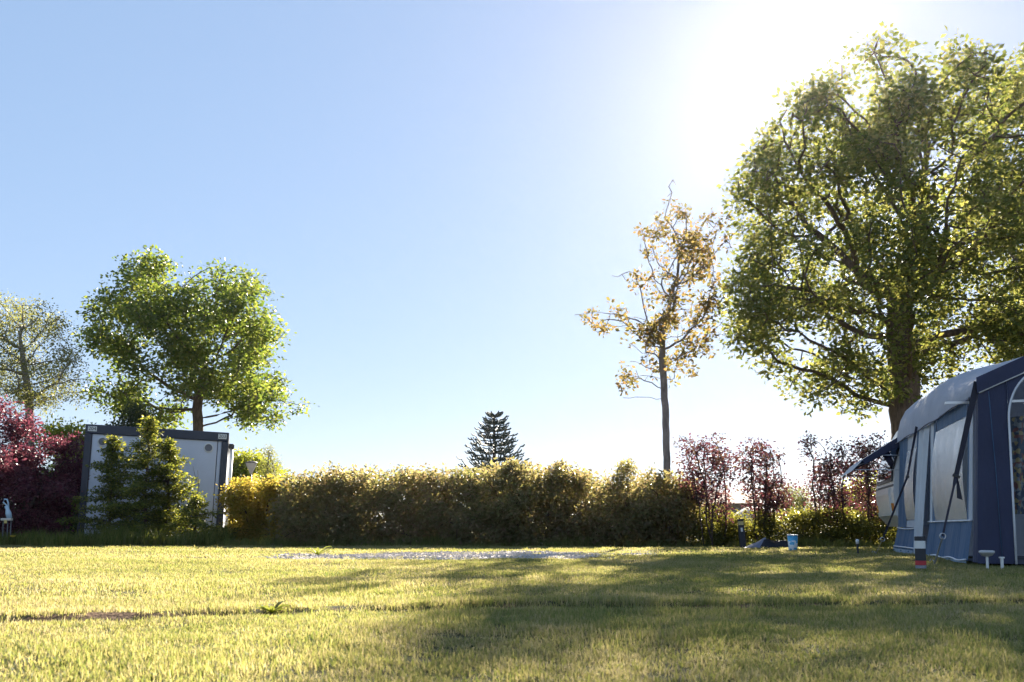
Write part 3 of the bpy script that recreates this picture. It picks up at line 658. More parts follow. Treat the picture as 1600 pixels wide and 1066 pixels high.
# lamp post behind the golden shrub
D = 32; b0 = P(390, 820, D); t = thing('lamp_post', (b0[0], D, 0), 'park lamp with funnel shaped head above the golden shrub', 'lamp'); L0 = ORG[t]; zt = P(390, 721, D)[2]
MB().tube([L0, L0+(0, 0, zt-.42)], [.045, .032], 10).build('pole', black_m, t, True)
MB().lathe(L0+(0, 0, zt-.42), [(.035, 0), (.05, .06), (.17, .33), (.18, .36)], 20).build('lamp_shade', surf('milky_shade', (.55, .5, .47), .5), t, True)
MB().lathe(L0+(0, 0, zt-.06), [(.20, 0), (.20, .025), (.12, .06), (.02, .075)], 20).build('lamp_cap', surf('lamp_cap_grey', (.16, .14, .14), .5), t, True)

# ------------------------------------------------------------------ tent, caravan
tn = thing('awning_tent', (*TENT0, 0), 'blue and grey awning tent with arched doorway at right', 'tent')
def Q(u, v, z): return np.array((*(TENT0+TU*u+TV*v), z))
UX = np.array((*TU, 0)); VX = np.array((*TV, 0)); ZX = np.array((0, 0, 1.))
blue = fabric('blue_fabric', (.05, .12, .23), .2, (.07, .15, .30)); navyf = fabric('navy_fabric', (.032, .038, .085), .08, (.03, .04, .1))
greyf = fabric('grey_fabric', (.64, .67, .73), .28, (.45, .48, .55)); roofg = fabric('grey_roof_fabric', (.42, .45, .53), .25, (.5, .52, .58), fold=.35)
pale = fabric('pale_strip_fabric', (.70, .76, .82), .3, (.5, .56, .63)); piping = surf('white_piping', (.75, .76, .8), .5)
mudf = fabric('mud_flap_vinyl', (.22, .34, .48), 0, None, .35)
m, nt, b = newmat('window_foil'); pos = geo_pos(nt)
mp = nt.nodes.new('ShaderNodeMapping'); mp.inputs['Scale'].default_value = (7, 7, .55); nt.links.new(pos, mp.inputs[0])
n1 = noise(nt, 1.7, 6, .7, mp.outputs[0]); n2 = noise(nt, 9, 4, .6, pos)
ad = nt.nodes.new('ShaderNodeMath'); ad.operation = 'MULTIPLY_ADD'; ad.inputs[1].default_value = .35; nt.links.new(n2.outputs[0], ad.inputs[0]); nt.links.new(n1.outputs[0], ad.inputs[2])
b.inputs['Base Color'].default_value = (.72, .76, .8, 1); b.inputs['Roughness'].default_value = .12; b.inputs['Specular IOR Level'].default_value = .9
b.inputs['Coat Weight'].default_value = .6; b.inputs['Coat Roughness'].default_value = .05
bn = bump(nt, b, ad.outputs[0], .7, .04); nt.links.new(bn.outputs[0], b.inputs['Coat Normal'])
tr_ = nt.nodes.new('ShaderNodeBsdfTransparent'); tr_.inputs[0].default_value = (.92, .95, .97, 1); gl = nt.nodes.new('ShaderNodeBsdfGlossy'); gl.inputs['Roughness'].default_value = .08
nt.links.new(bn.outputs[0], gl.inputs['Normal'])
df = nt.nodes.new('ShaderNodeBsdfDiffuse'); df.inputs[0].default_value = (.86, .88, .9, 1); nt.links.new(bn.outputs[0], df.inputs['Normal'])  # white mixed in to imitate bright sky reflected by the clear foil
m1 = nt.nodes.new('ShaderNodeMixShader'); m1.inputs[0].default_value = .6; nt.links.new(tr_.outputs[0], m1.inputs[1]); nt.links.new(df.outputs[0], m1.inputs[2])
mx = nt.nodes.new('ShaderNodeMixShader'); mx.inputs[0].default_value = .6; nt.links.new(m1.outputs[0], mx.inputs[1]); nt.links.new(gl.outputs[0], mx.inputs[2])
nt.links.new(mx.outputs[0], nt.nodes['Material Output'].inputs[0]); foil = m
curtain_m = fabric('white_curtain', (.66, .68, .70), .4, (.7, .72, .75))
def wall(name, us, z0, z1, mat, par=tn, v=0.0, wave=.012, nu=14, nz=8, freq=9., flare=0.0, bulge=0.0):
    """cloth panel of the side wall between us, bottom z0(u) top z1(u)"""
    f0 = z0 if callable(z0) else (lambda u: z0); f1 = z1 if callable(z1) else (lambda u: z1)
    V = []; F = []
    for i in range(nu+1):
        u = us[0]+(us[1]-us[0])*i/nu
        for k in range(nz+1):
            z = f0(u)+(f1(u)-f0(u))*k/nz
            V.append(Q(u, v-.05*(EA-z)-flare*(1-k/nz)-bulge*math.sin(math.pi*k/nz)+wave*math.sin(u*freq+z*1.3+v*40)*(1-.55*k/nz), z))
    for i in range(nu):
        for k in range(nz): a = i*(nz+1)+k; F.append((a, a+1, a+nz+2, a+nz+1))
    return mesh_obj(name, V, F, mat, par, True)
EA = 1.72
def pipe_line(pts, r=.009, par=tn, name='piping', mat=piping): return MB().tube(pts, r, 6).build(name, mat, par, True)
sag = lambda u: EA-.03*math.sin(math.pi*min(max(u/2.8, 0), 1))
# main side wall
wall('skirt', (.30, 2.78), .03, .43, blue, flare=.05, nu=24, wave=.018); pipe_line([Q(u, -.078, .435) for u in np.linspace(.3, 2.78, 14)])
pipe_line([Q(u, -.148, .035+.01*math.sin(u*7)) for u in np.linspace(.3, 2.78, 16)])
wall('mud_flap', (.3, 2.78), .004, .03, mudf, v=-.06, wave=.01, nz=1)
wall('corner_strip', (.0, .29), .02, EA, navyf, wave=.012, freq=22)
wall('side_strip', (.30, .47), .44, EA, greyf, wave=.006); wall('side_strip', (2.53, 2.78), .44, EA, pale, wave=.008)
fr = wall('window_border', (.475, .56), .44, EA, blue, wave=.004); wall('window_border', (2.38, 2.525), .44, EA, blue, wave=.004)
wall('window_border', (.565, 2.375), 1.53, sag, blue, wave=.012, freq=26)
wall('window_foil', (.565, 2.375), .445, 1.525, foil, wave=.006, nu=30, nz=14, freq=14, bulge=.05)
wall('curtain', (.50, 2.45), .42, 1.6, curtain_m, v=.10, wave=.03, nu=70, nz=3, freq=42)
# pale flared strip between the two rooms
wall('flared_strip', (2.79, 3.55), .01, lambda u: 1.74, pale, wave=.02, freq=15, flare=.07, nu=20)
# rear room
wall('skirt', (3.56, 5.45), .03, .36, blue, flare=.05, nu=16, wave=.02); pipe_line([Q(u, -.082, .365-.02*math.sin(math.pi*(u-3.56)/1.9)) for u in np.linspace(3.56, 5.45, 10)])
wall('mud_flap', (3.56, 5.45), .004, .06, mudf, v=-.07, wave=.012, nz=1); pipe_line([Q(u, -.142, .09) for u in np.linspace(3.56, 5.45, 8)])
wall('side_curtain', (3.56, 3.78), .37, 1.70, blue, wave=.03, freq=40)
wall('window_foil', (3.79, 4.6), .47, 1.46, foil, wave=.006, nz=12, bulge=.045); wall('window_border', (3.79, 4.6), .37, .465, greyf, wave=.004); wall('window_border', (3.79, 4.6), 1.465, 1.66, greyf, wave=.004)
wall('window_border', (4.61, 5.45), .37, 1.66, blue, wave=.012, freq=16); wall('curtain', (3.7, 4.7), .4, 1.5, curtain_m, v=.12, wave=.03, nu=40, nz=3, freq=45)
# roofs
def roof(name, u0, u1, prof, mat, nu=12, lump=.012):
    V = []; F = []; k = len(prof)
    for i in range(nu+1):
        u = u0+(u1-u0)*i/nu
        for j, (v, z) in enumerate(prof): V.append(Q(u, v, z-lump*math.sin(math.pi*i/nu)*(1 if 0 < j < k-1 else 0)+lump*.5*math.sin(u*5+j)))
    for i in range(nu):
        for j in range(k-1): a = i*k+j; F.append((a, a+1, a+k+1, a+k))
    return mesh_obj(name, V, F, mat, tn, True)
ridge = 2.52
pr1 = [(-.045, 1.68), (-.05, 1.74), (-.035, 1.80), (0, 1.85), (.1, 1.90), (.4, 2.03), (.9, 2.25), (1.5, ridge), (2.1, 2.25), (2.6, 2.03), (2.95, 1.87), (3.03, 1.72)]
pr2 = [(-.03, 1.65), (-.02, 1.8), (.03, 1.98), (.11, 2.13), (.25, 2.26), (.5, 2.36), (1.0, 2.46), (1.6, 2.52), (2.4, 2.36), (2.9, 2.0), (3.0, 1.65)]
pr2.insert(7, (1.3, 2.49))
def main_roof():
    V = []; nu = 34; k = len(pr1); us = np.linspace(-.02, 5.48, nu+1)
    for u in us:
        t_ = min(max((u-.5)/2.7, 0), 1); t_ = t_*t_*(3-2*t_)
        for j_, ((v1, z1), (v2, z2)) in enumerate(zip(pr1, pr2)):
            V.append(Q(u, v1+(v2-v1)*t_, z1+(z2-z1)*t_+.010*math.sin(u*4.1+j_*1.3)+.006*math.sin(u*11+j_*2.1)-.02*math.sin(math.pi*min(max((u-3)/2.4, 0), 1))*(j_ > 2)))
    F = [(a*k+b_, a*k+b_+1, (a+1)*k+b_+1, (a+1)*k+b_) for a in range(nu) for b_ in range(k-1)]
    return mesh_obj('roof', V, F, roofg, tn, True)
main_roof()
pipe_line([Q(u, -.055, 1.672-.010*math.sin(u*4)-.03*min(max((u-.5)/2.7, 0), 1)) for u in np.linspace(-.01, 5.48, 24)], .007, mat=navyf, name='roof_hem')
# front wall with the arched doorway
def front():
    V = []; F = []; n = 28; top = lambda v: 1.83+(.445*v if v < 1.5 else .445*(3-v))
    c0, c1 = .24, 2.55
    def arch(v):
        if v <= c0 or v >= c1: return 0.
        e = min(v-c0, c1-v); return 1.42+.50*math.sqrt(max(0, 1-(1-min(e/.38, 1))**2))
    vs_ = sorted(set(list(np.linspace(-.02, c0, 4))+list(c0+.38*np.linspace(0, 1, 12)**2+1e-4)+list(np.linspace(c0+.38, c1-.38, 10))+list(c1-.38*np.linspace(0, 1, 12)**2-1e-4)+list(np.linspace(c1, 3.0, 4))))
    for v in vs_:
        lo = arch(v) if c0 < v < c1 else .015
        for k in range(5): zz_ = lo+(top(v)-lo)*k/4; V.append(Q(-.025+.012*math.sin(v*14+k), v-.05*max(0, EA-zz_)*max(0, 1-max(v, 0)/c0), zz_))
    for i in range(len(vs_)-1):
        if (vs_[i] <= c0 < vs_[i+1] and vs_[i] < c0) : pass
        a_in = c0 < vs_[i] < c1; b_in = c0 < vs_[i+1] < c1
        if a_in != b_in: continue
        for k in range(4): a = i*5+k; F.append((a, a+1, a+6, a+5))
    mesh_obj('front_wall', V, F, navyf, tn, True)
    arc = [Q(-.04, c0, .01), Q(-.04, c0, .7), Q(-.04, c0, 1.42)]+[Q(-.04, v, arch(v)) for v in vs_ if c0+.001 < v < c1-.001]+[Q(-.04, c1, 1.42), Q(-.04, c1, .01)]
    pipe_line(arc, .011)
    pipe_line([Q(-.045, v, top(v)-.13) for v in (-.02, .5, 1.0, 1.5, 2.0, 2.5, 3.0)], .009)
    V = []; vv = np.linspace(-.04, 3.03, 14)
    for v in vv: V += [Q(-.05, v, top(v)+.03), Q(-.055, v, top(v)-.125)]
    mesh_obj('front_valance', V, [(2*i, 2*i+1, 2*i+3, 2*i+2) for i in range(13)], navyf, tn, True)
    pipe_line([Q(-.03, .12, .02), Q(-.036, .10, .9), Q(-.036, .07, 1.7)], .004, name='seam', mat=blue)
front()
# inside: rear curtain, far side wall, groundsheet, patterned drape
V = [Q(2.7, .1, .02), Q(2.7, 3.0, .02), Q(2.7, 3.0, 1.8), Q(2.7, 1.5, 2.45), Q(2.7, .1, 1.8)]; mesh_obj('inner_wall', V, [(0, 1, 2, 3, 4)], greyf, tn)
V = [Q(0, 3.0, .02), Q(5.45, 3.0, .02), Q(5.45, 3.0, 1.7), Q(0, 3.0, 1.7)]; mesh_obj('far_wall', V, [(0, 1, 2, 3)], blue, tn)
V = [Q(5.46, 0, .02), Q(5.46, 3, .02), Q(5.46, 3, 1.7), Q(5.46, 1.5, 2.4), Q(5.46, 0, 1.7)]; mesh_obj('rear_wall', V, [(0, 1, 2, 3, 4)], greyf, tn)
V = [Q(.02, .02, .012), Q(.02, 3, .012), Q(5.4, 3, .012), Q(5.4, .02, .012)]; mesh_obj('groundsheet', V, [(0, 1, 2, 3)], navyf, tn)
m, nt, b = newmat('patterned_cloth'); vo = nt.nodes.new('ShaderNodeTexVoronoi'); vo.inputs['Scale'].default_value = 26; nt.links.new(geo_pos(nt), vo.inputs['Vector'])
sp2 = nt.nodes.new('ShaderNodeSeparateColor'); nt.links.new(vo.outputs['Color'], sp2.inputs[0]); r_ = ramp(nt, [(0, (.06, .08, .12)), (.35, (.22, .24, .25)), (.6, (.35, .28, .14)), (.8, (.2, .09, .08)), (1, (.3, .3, .32))]); r_.color_ramp.interpolation = 'CONSTANT'
nt.links.new(sp2.outputs[0], r_.inputs[0]); nt.links.new(r_.outputs[0], b.inputs['Base Color'])
V = []; F = []
for i in range(14):
    for k in range(6): z = .5+1.0*k/5; V.append(Q(.5+.04*math.sin(i*1.7), .34+.05*i*(.5+.5*k/5), z))
F = [(i*6+k, i*6+k+1, i*6+k+7, i*6+k+6) for i in range(13) for k in range(5)]; mesh_obj('drape', V, F, m, tn, True)
MB().box(Q(.16, .30, 1.62), (.03, 1.2, .025), np.array((UX, VX, ZX))).build('roof_pole', alu, tn)

# guy straps
strap_m = surf('black_webbing', (.016, .015, .03), .7, .15, 20, 200, .3, .002)
ladder_m = surf('bright_grey_ladder', (.42, .42, .42), .5)  # flat light grey imitates bright reflections on the aluminium ladder
def guy(label, top, mid, ring, peg, w_top, w_low, tail=True):
    t = thing('guy_strap', peg, label, 'strap', 'guy straps of the awning tent')
    wd = unit(np.cross(unit(ring-top), np.array((0, 1., 0)))); th = np.array((0, .004, 0))
    st = MB(); pts = [top+(mid-top)*k/6 for k in range(7)]; st.ribbon(pts, wd, np.linspace(w_top, w_top*.75, 7)); st.ribbon([p+th for p in pts], wd, np.linspace(w_top, w_top*.75, 7))
    pts = [mid+(ring-mid)*k/5 for k in range(6)]; st.ribbon(pts, wd, [w_top*.72]+[w_low]*5); st.ribbon([p+th for p in pts], wd, [w_top*.72]+[w_low]*5); st.build('strap', strap_m, t)
    MB().box(mid, (w_top*1.2, .02, .03), np.array((wd, (0, 1, 0), np.cross(wd, (0, 1, 0)))), .004).build('buckle', black_m, t)
    if tail: mesh_obj('strap_tail', [mid, mid+wd*w_top*.2+(0, -.01, 0), mid+wd*w_top*.75+np.array((.0, -.02, -.22)), mid-wd*w_top*.2+np.array((0, -.02, -.22))], [(0, 1, 2, 3)], strap_m, t)
    rg = MB(); rg.tube([ring+.028*(math.cos(a)*wd+math.sin(a)*np.cross(wd, (0, 1, 0))) for a in np.linspace(0, 6.283, 17)], .005, 6, False); rg.build('ring', alu, t, True)
    d = unit(peg-ring); lad = MB(); lad.box((ring+d*.03+peg)/2, (np.linalg.norm(peg-ring)-.03, .012, .034), np.array((d, (0, 1, 0), np.cross(d, (0, 1., 0)))), .003); lad.build('tension_ladder', ladder_m, t)
    pg = MB(); pg.tube([peg+(0, 0, -.1)-d*0, peg+(0, 0, .03), peg+(-.03, 0, .06), peg+(-.045, 0, .03)], .007, 6); pg.build('peg', alu, t, True)
guy('broad black strap crossing the main tent window', Q(-.03, -.03, 1.80), P(1494, 744, 9.75), P(1473, 838, 9.5), G(1460, 882), .062, .02)
guy('thin black strap at the rear room, pegged near the hedge', Q(3.45, -.06, 1.70), P(1418, 745, 12.9), P(1379, 843, 12.8), G(1368, 867), .034, .026, False)

# caravan behind the tent
cv = thing('caravan', Q(5.6, 0, 0), 'white caravan whose rounded end shows behind the awning tent', 'caravan')
wh = surf('caravan_white', (.70, .71, .72), .3, .04, 2, 30, .05, .003); glass = newmat('dark_acrylic'); gb = glass[2]; gb.inputs['Base Color'].default_value = (.03, .03, .035, 1); gb.inputs['Roughness'].default_value = .04; gb.inputs['Specular IOR Level'].default_value = 1.0; glass = glass[0]
prof = [(0.10, .38), (-.06, .55), (-.10, .9), (-.06, 1.25), (.06, 1.65), (.28, 2.02), (.55, 2.28), (.95, 2.44), (1.6, 2.5), (4.4, 2.5), (4.8, 2.3), (5.0, 1.6), (5.0, .38)]
def extr(prof, u0, u1, off=0):
    V = [Q(u, v+off, z) for u in (u0, u1) for v, z in prof]; k = len(prof)
    return V, [tuple(range(k)), tuple(range(2*k-1, k-1, -1))]+[(i, k+i, k+(i+1) % k, (i+1) % k) for i in range(k)]
V, F = extr(prof, 5.6, 7.75); mesh_obj('body', V, F, wh, cv)
def on_front(z):
    for (v0, z0), (v1, z1) in zip(prof[1:6], prof[2:7]):
        if z0 <= z <= z1: return v0+(v1-v0)*(z-z0)/(z1-z0)
    return prof[0][0]
def front_patch(name, u0, u1, z0, z1, mat, out, par=cv, n=6):
    zs = np.linspace(z0, z1, n); V = []
    for z in zs: V += [Q(u0, on_front(z)-out, z), Q(u1, on_front(z)-out, z)]
    k = len(V)
    for z in zs: V += [Q(u0, on_front(z)+.01, z), Q(u1, on_front(z)+.01, z)]
    F = [(2*i, 2*i+1, 2*i+3, 2*i+2) for i in range(n-1)]+[(2*i, 2*i+2, k+2*i+2, k+2*i) for i in range(n-1)]+[(2*i+1, k+2*i+1, k+2*i+3, 2*i+3) for i in range(n-1)]+[(0, k, k+1, 1), (2*n-2, 2*n-1, k+2*n-1, k+2*n-2)]
    return mesh_obj(name, V, F, mat, par)
wf = front_patch('window', 5.75, 7.6, 1.08, 1.72, black_m, .02); front_patch('pane', 5.80, 7.55, 1.13, 1.67, glass, .028, wf)
front_patch('locker_lid', 5.95, 7.4, .55, .98, wh, .03); front_patch('trim_line', 5.62, 7.73, 1.0, 1.03, vent_m, .012, n=2)
for u in (5.72, 7.5): front_patch('marker_light', u, u+.13, .62, .74, surf('amber_lens', (.6, .2, .04), .2), .025, n=2)
for u in (5.72, 7.63):
    w_ = MB(); w_.lathe(Q(u, 2.6, .32), [(.12, -.09), (.31, -.09), (.32, -.05), (.32, .05), (.31, .09), (.12, .09)], 22, np.stack([VX, ZX, UX], 1)); wl = w_.build('wheel', black_m, cv, True)
vz = on_front(1.8)
vi = thing('window_visor', Q(5.6, vz, 1.82), 'blue fabric visor propped out over the caravan front window', 'visor')
vp = [(vz-.015, 1.84), (vz-.35, 1.62), (vz-.68, 1.41), (vz-.72, 1.36), (vz-.86, 1.22)]
V = [Q(u, v, z-.02*math.sin(math.pi*(u-5.5)/2.1)) for u in np.linspace(5.5, 7.6, 8) for v, z in vp[:3]]; mesh_obj('canopy', V, [(i*3+k, i*3+k+1, i*3+k+4, i*3+k+3) for i in range(7) for k in range(2)], blue, vi)
V = [Q(u, v, z) for u in np.linspace(5.5, 7.6, 8) for v, z in vp[2:]]; mesh_obj('front_flap', V, [(i*3+k, i*3+k+1, i*3+k+4, i*3+k+3) for i in range(7) for k in range(2)], greyf, vi)
for u in (5.5, 7.6): mesh_obj('side_cheek', [Q(u, vz-.02, 1.83), Q(u, vz-.68, 1.40), Q(u, vz-.66, 1.33), Q(u, vz-.3, 1.52), Q(u, vz-.02, 1.66)], [(0, 1, 2, 3, 4)], navyf, vi)
for u in (5.52, 7.58):
    MB().tube([Q(u, vz-.02, 1.46), Q(u, vz-.45, 1.47), Q(u, vz-.68, 1.39)], .009, 6).build('rod', alu, vi); MB().tube([Q(u, vz-.03, 1.24), Q(u, vz-.80, 1.25)], .007, 6).build('rod', alu, vi)

# ------------------------------------------------------------------ small things on the grass
bl = surf('bollard_anthracite', (.022, .025, .034), .5, .2); red = surf('red_band', (.45, .03, .04), .5)
lens = surf('frosted_lens', (.55, .45, .22), .3)
g0 = G(1161, 856); t = thing('bollard_lamp', g0, 'leaning black bollard lamp beside the dark tarpaulin', 'lamp'); a = R(-4); AX = np.array(((math.cos(a), 0, -math.sin(a)), (0, 1, 0), (math.sin(a), 0, math.cos(a)))); up_ = AX[2]*np.array((1, 1, 1))
H = 45*g0[1]/FPX
MB().box(g0+up_*H*.39, (.10, .10, H*.78), AX, .008).build('post', bl, t); MB().box(g0+up_*H*.85, (.085, .085, H*.13), AX, .004).build('lens', lens, t); MB().box(g0+up_*H*.955, (.105, .105, H*.08), AX, .01).build('cap', bl, t)
MB().box(g0+up_*H*.62+np.array((-.005, -.052, 0)), (.035, .004, .07), AX, .001).build('sticker', white_m, t)
g0 = G(1439, 888); t = thing('striped_post', g0, 'short black post with white and red bands by the tent', 'post'); H = 49*g0[1]/FPX; zc = 0
for nm, f0, f1, mt, r_ in (('base', 0, .10, surf('post_grey', (.25, .25, .28), .6), .046), ('red_band', .10, .24, red, .0475), ('shaft', .24, .62, bl, .046), ('white_band', .62, .86, white_m, .0475), ('cap', .86, 1.0, bl, .046)):
    MB().lathe(g0+(0, 0, f0*H), [(r_, 0), (r_, (f1-f0)*H-.004), (r_-.004, (f1-f0)*H)], 20).build(nm, mt, t, False)
g0 = G(1341, 868); t = thing('stake_light', g0, 'slim black stake light with white top on the lawn', 'lamp')
MB().tube([g0-(0, 0, .03), g0+(-.005, 0, .15)], [.012, .016], 8).build('stake', bl, t); MB().lathe(g0+(-.005, 0, .15), [(.02, 0), (.023, .05), (.012, .062)], 14).build('light_head', white_m, t, True)
g0 = G(1543, 887); t = thing('mushroom_light', g0, 'flat capped garden light on a pale stake before the tent', 'lamp')
MB().tube([g0-(0, 0, .03), g0+(0, 0, .10)], .012, 8).build('stake', white_m, t); MB().lathe(g0+(0, 0, .10), [(.02, 0), (.045, .008), (.062, .03), (.068, .034), (.068, .05), (.05, .056)], 20).build('light_head', surf('light_head_grey', (.5, .5, .5), .4), t, True)
g0 = G(1566, 887); t = thing('tent_peg', g0, 'white plastic peg beside the flat capped light', 'peg'); MB().tube([g0-(0, 0, .04), g0+(0, 0, .085)], [.012, .016], 8).build('shaft', white_m, t); MB().box(g0+(0, 0, .09), (.045, .03, .014), None, .004).build('head', white_m, t)
# blue and white tub
g0 = G(1239, 862); t = thing('plastic_tub', g0, 'white tub with blue print standing on the lawn', 'tub'); H = 26*g0[1]/FPX; r0, r1 = .064, .080
m, nt, b = newmat('printed_tub'); tc = nt.nodes.new('ShaderNodeTexCoord'); sx = nt.nodes.new('ShaderNodeSeparateXYZ'); nt.links.new(tc.outputs['Object'], sx.inputs[0])
n_ = noise(nt, 16, 1, .4, tc.outputs['Object']); zr = ramp(nt, [(0, (.75, .75, .75)), (.10, (.2, .2, .2)), (.26, (.0, .0, .0)), (.62, (.1, .1, .1)), (.80, (.6, .6, .6)), (.96, (1, 1, 1))])
dv = nt.nodes.new('ShaderNodeMath'); dv.operation = 'DIVIDE'; dv.inputs[1].default_value = H; nt.links.new(sx.outputs[2], dv.inputs[0]); nt.links.new(dv.outputs[0], zr.inputs[0])
aa = nt.nodes.new('ShaderNodeMath'); aa.operation = 'ADD'; nt.links.new(n_.outputs[0], aa.inputs[0]); nt.links.new(zr.outputs[0], aa.inputs[1])
cr = ramp(nt, [(0, (.72, .76, .78)), (.60, (.72, .76, .78)), (.61, (.07, .38, .62)), (1.0, (.05, .33, .58))]); cr.color_ramp.interpolation = 'CONSTANT'; nt.links.new(aa.outputs[0], cr.inputs[0]); nt.links.new(cr.outputs[0], b.inputs['Base Color']); b.inputs['Roughness'].default_value = .35
MB().lathe(g0, [(r0-.004, 0), (r0, .006), (r1-.002, H-.012)], 28).build('body', m, t, True); MB().lathe(g0+(0, 0, H-.012), [(r1+.004, 0), (r1+.004, .012), (r1-.004, .016)], 28).build('lid', white_m, t, False)
# folded dark tarpaulin
g0 = G(1200, 857); t = thing('tarpaulin', g0, 'dark folded tarpaulin lying between bollard lamp and tub', 'tarpaulin'); sc_ = g0[1]/FPX
def cloth(name, x0, x1, zf, mat, nx=36, ny=14, dep=.5):
    V = []; F = []; r = np.random.default_rng(77)
    for i in range(nx+1):
        x = x0+(x1-x0)*i/nx
        for k in range(ny+1):
            y = -dep/2+dep*k/ny; e = min(1, 5*k/ny, 5*(ny-k)/ny); z = max(.008, zf(x)*e*(1+.25*math.sin(x*19+y*9)*math.sin(y*13+x*4))); V.append(g0+np.array((x, y+.15, z)))
    F = [(i*(ny+1)+k, (i+1)*(ny+1)+k, (i+1)*(ny+1)+k+1, i*(ny+1)+k+1) for i in range(nx) for k in range(ny)]
    return mesh_obj(name, V, F, mat, t, True)
cloth('folded_body', -12*sc_, 36*sc_, lambda x: .13*min(1, (36*sc_-x)*14, (x+12.5*sc_)*9+.25), surf('black_tarp', (.010, .010, .016), .5, .2, 8, 25, .4, .02, spec=.3))
cloth('flap', -36*sc_, -2*sc_, lambda x: .012+.14*min(1, max(0, (x+32*sc_)/(28*sc_))), fabric('grey_blue_sheen', (.15, .16, .22), 0, None, .5), dep=.36)  # sky sheen on the tarp is put into the flap's blue-grey
# plants in the lawn
def rosette(label, p, n, L, w, seed, mat, rise=.5):
    r = np.random.default_rng(seed); p = np.array(p); p[2] = hgt(p[0], p[1]); t = thing('lawn_weed', p, label, 'plant', 'weeds in the lawn')
    for i in range(n):
        a = 2*math.pi*i/n+r.uniform(-.3, .3); d = np.array((math.cos(a), math.sin(a), 0)); s_ = np.array((-d[1], d[0], 0)); l = L*r.uniform(.7, 1.15); rs = rise*r.uniform(.5, 1.3); V = []
        for k in range(6):
            q = k/5; c = p+d*l*q+np.array((0, 0, .01+l*(rs*q-.55*rs*q*q))); ww = w*math.sin(math.pi*min(.97, .12+q*.86))**.8*(1+.25*math.sin(k*2.4)); V += [c-s_*ww/2+(0, 0, ww*.25), c, c+s_*ww/2+(0, 0, ww*.25)]
        F = []
        for k in range(5):
            for j in range(2): F.append((3*k+j, 3*k+j+1, 3*k+j+4, 3*k+j+3))
        mesh_obj('leaf', V, F, mat, t, True)
rosette('broad leaved weed rosette growing on the rut edge', G(425, 957), 13, .09, .022, 81, M['weed'], .9)
rosette('dark weed clump on the left end of the gravel', G(497, 869), 16, .22, .03, 82, M['weed'], 1.0)
# pale blue looped object under the purple shrub
g0 = np.array((P(12, 820, 19.6)[0], 19.6, 0.)); t = thing('garden_tool', g0, 'pale blue looped handle on a cream stand under purple shrub', 'garden tool'); pb = surf('pale_blue_plastic', (.42, .56, .68), .4); cream = surf('cream_plastic', (.62, .55, .48), .5); k_ = 19.6/FPX
zz = lambda py: (825-py)*k_+CAM_H
MB().tube([g0+((3-8+5)*k_, 0, zz(793)), g0+(-9*k_, 0, zz(785)), g0+(-7*k_, 0, zz(780.5)), g0+(-3*k_, 0, zz(781)), g0+(-1*k_, 0, zz(786)), g0+(0, 0, zz(793))], .016, 8).build('handle', pb, t, True)
MB().tube([g0+(-3*k_, 0, zz(791)), g0+(-1.5*k_, 0, zz(796)), g0+(0, 0, zz(802)), g0+(2.5*k_, 0, zz(810))], [.045, .035, .055, .05], 10).build('grip', pb, t, True)
MB().box(g0+(-1*k_, -.02, zz(812)), (16*k_, .10, 4*k_), None, .01).build('tray', cream, t); MB().box(g0+(0, -.09, zz(815.5)), (4.5*k_, .01, 5*k_), None, .003).build('tag', surf('yellow_tag', (.6, .45, .15), .5), t)
for x in (-7, 0, 5): MB().tube([g0+(x*k_, 0, 0), g0+(x*k_, 0, zz(813))], .010, 6).build('leg', vent_m, t)
g0 = np.array((P(20, 838, 19.3)[0], 19.3, 0.)); t = thing('yellow_flower', g0, 'single yellow flower in the grass below the purple shrub', 'flower'); MB().tube([g0, g0+(0, 0, .18)], .004, 5).build('stem', M['weed'], t)
MB().lathe(g0+(0, 0, .18), [(.01, 0), (.05, .02), (.055, .035), (.02, .03)], 12).build('bloom', surf('yellow_petal', (.6, .42, .06), .6), t)

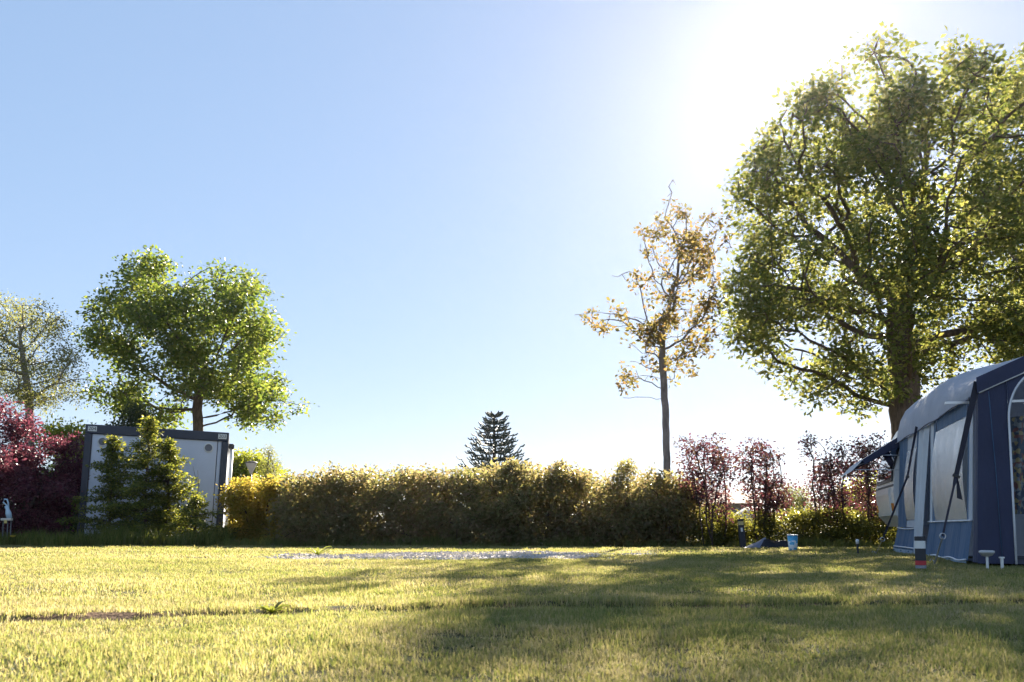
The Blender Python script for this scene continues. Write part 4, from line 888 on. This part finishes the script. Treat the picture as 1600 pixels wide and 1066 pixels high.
# ------------------------------------------------------------------ far things glimpsed through the hedge
D = 48; c0 = P(1085, 800, D); c1 = P(1188, 800, D); t = thing('cabin', ((c0[0]+c1[0])/2, D, 0), 'low cabin with red brown roof glimpsed behind the purple shrubs', 'building'); o0 = ORG[t]; w_ = c1[0]-c0[0]; e_ = P(1100, 785, D)[2]; rz = P(1100, 768, D)[2]
MB().box(o0+(0, 1.6, e_/2), (w_*.9, 3, e_), None, .02).build('wall', surf('cabin_boards', (.30, .24, .2), .8), t)
V = [o0+np.array(p) for p in ((-w_*.52, -.3, e_-.05), (w_*.52, -.3, e_-.05), (w_*.38, 1.6, rz), (-w_*.38, 1.6, rz), (-w_*.52, 3.5, e_-.05), (w_*.52, 3.5, e_-.05))]
mesh_obj('roof', V, [(0, 1, 2, 3), (3, 2, 5, 4), (0, 3, 4), (1, 5, 2), (0, 4, 5, 1)], surf('roof_tiles', (.14, .05, .04), .8, .3, 4), t)
for x in (-.25, .25): MB().box(o0+(x*w_, .09, e_*.55), (.8, .06, .8), None, .01).build('window', glass, t)
D = 30; c0 = P(1178, 825, D); t = thing('dome_tent', (c0[0], D, 0), 'pale dome tent glimpsed over the green hedge', 'tent'); hz_ = P(1178, 791, D)[2]; w_ = 24*D/FPX*1.6; V = []; F = []
for i in range(17):
    a = math.pi*i/16
    for k in range(9):
        b_ = math.pi*k/8; V.append(ORG[t]+np.array((-w_*math.cos(a)*(.35+.65*math.sin(b_)), -1.2*math.cos(b_), hz_*math.sin(a)**.8*(.25+.75*math.sin(b_)))))
F = [(i*9+k, i*9+k+1, i*9+k+10, i*9+k+9) for i in range(16) for k in range(8)]; mesh_obj('canopy', V, F, fabric('pale_tent_cloth', (.62, .58, .55), .3), t, True)

# ------------------------------------------------------------------ added scattering volume that imitates lens glare round the sun
m = bpy.data.materials.new('thin_glare'); m.use_nodes = True; nt = m.node_tree; nt.nodes.remove(nt.nodes['Principled BSDF'])
pv = nt.nodes.new('ShaderNodeVolumePrincipled'); pv.inputs['Color'].default_value = (.95, .95, 1, 1); pv.inputs['Density'].default_value = .00012; pv.inputs['Anisotropy'].default_value = .84
nt.links.new(pv.outputs[0], nt.nodes['Material Output'].inputs['Volume'])
o = MB().box((0, 1800, 7.75), (5400, 4600, 17.5)).build('glare_veil', m); tag(o, 'thin added volume imitating lens glare over the whole campsite', 'glare_veil', kind='stuff')
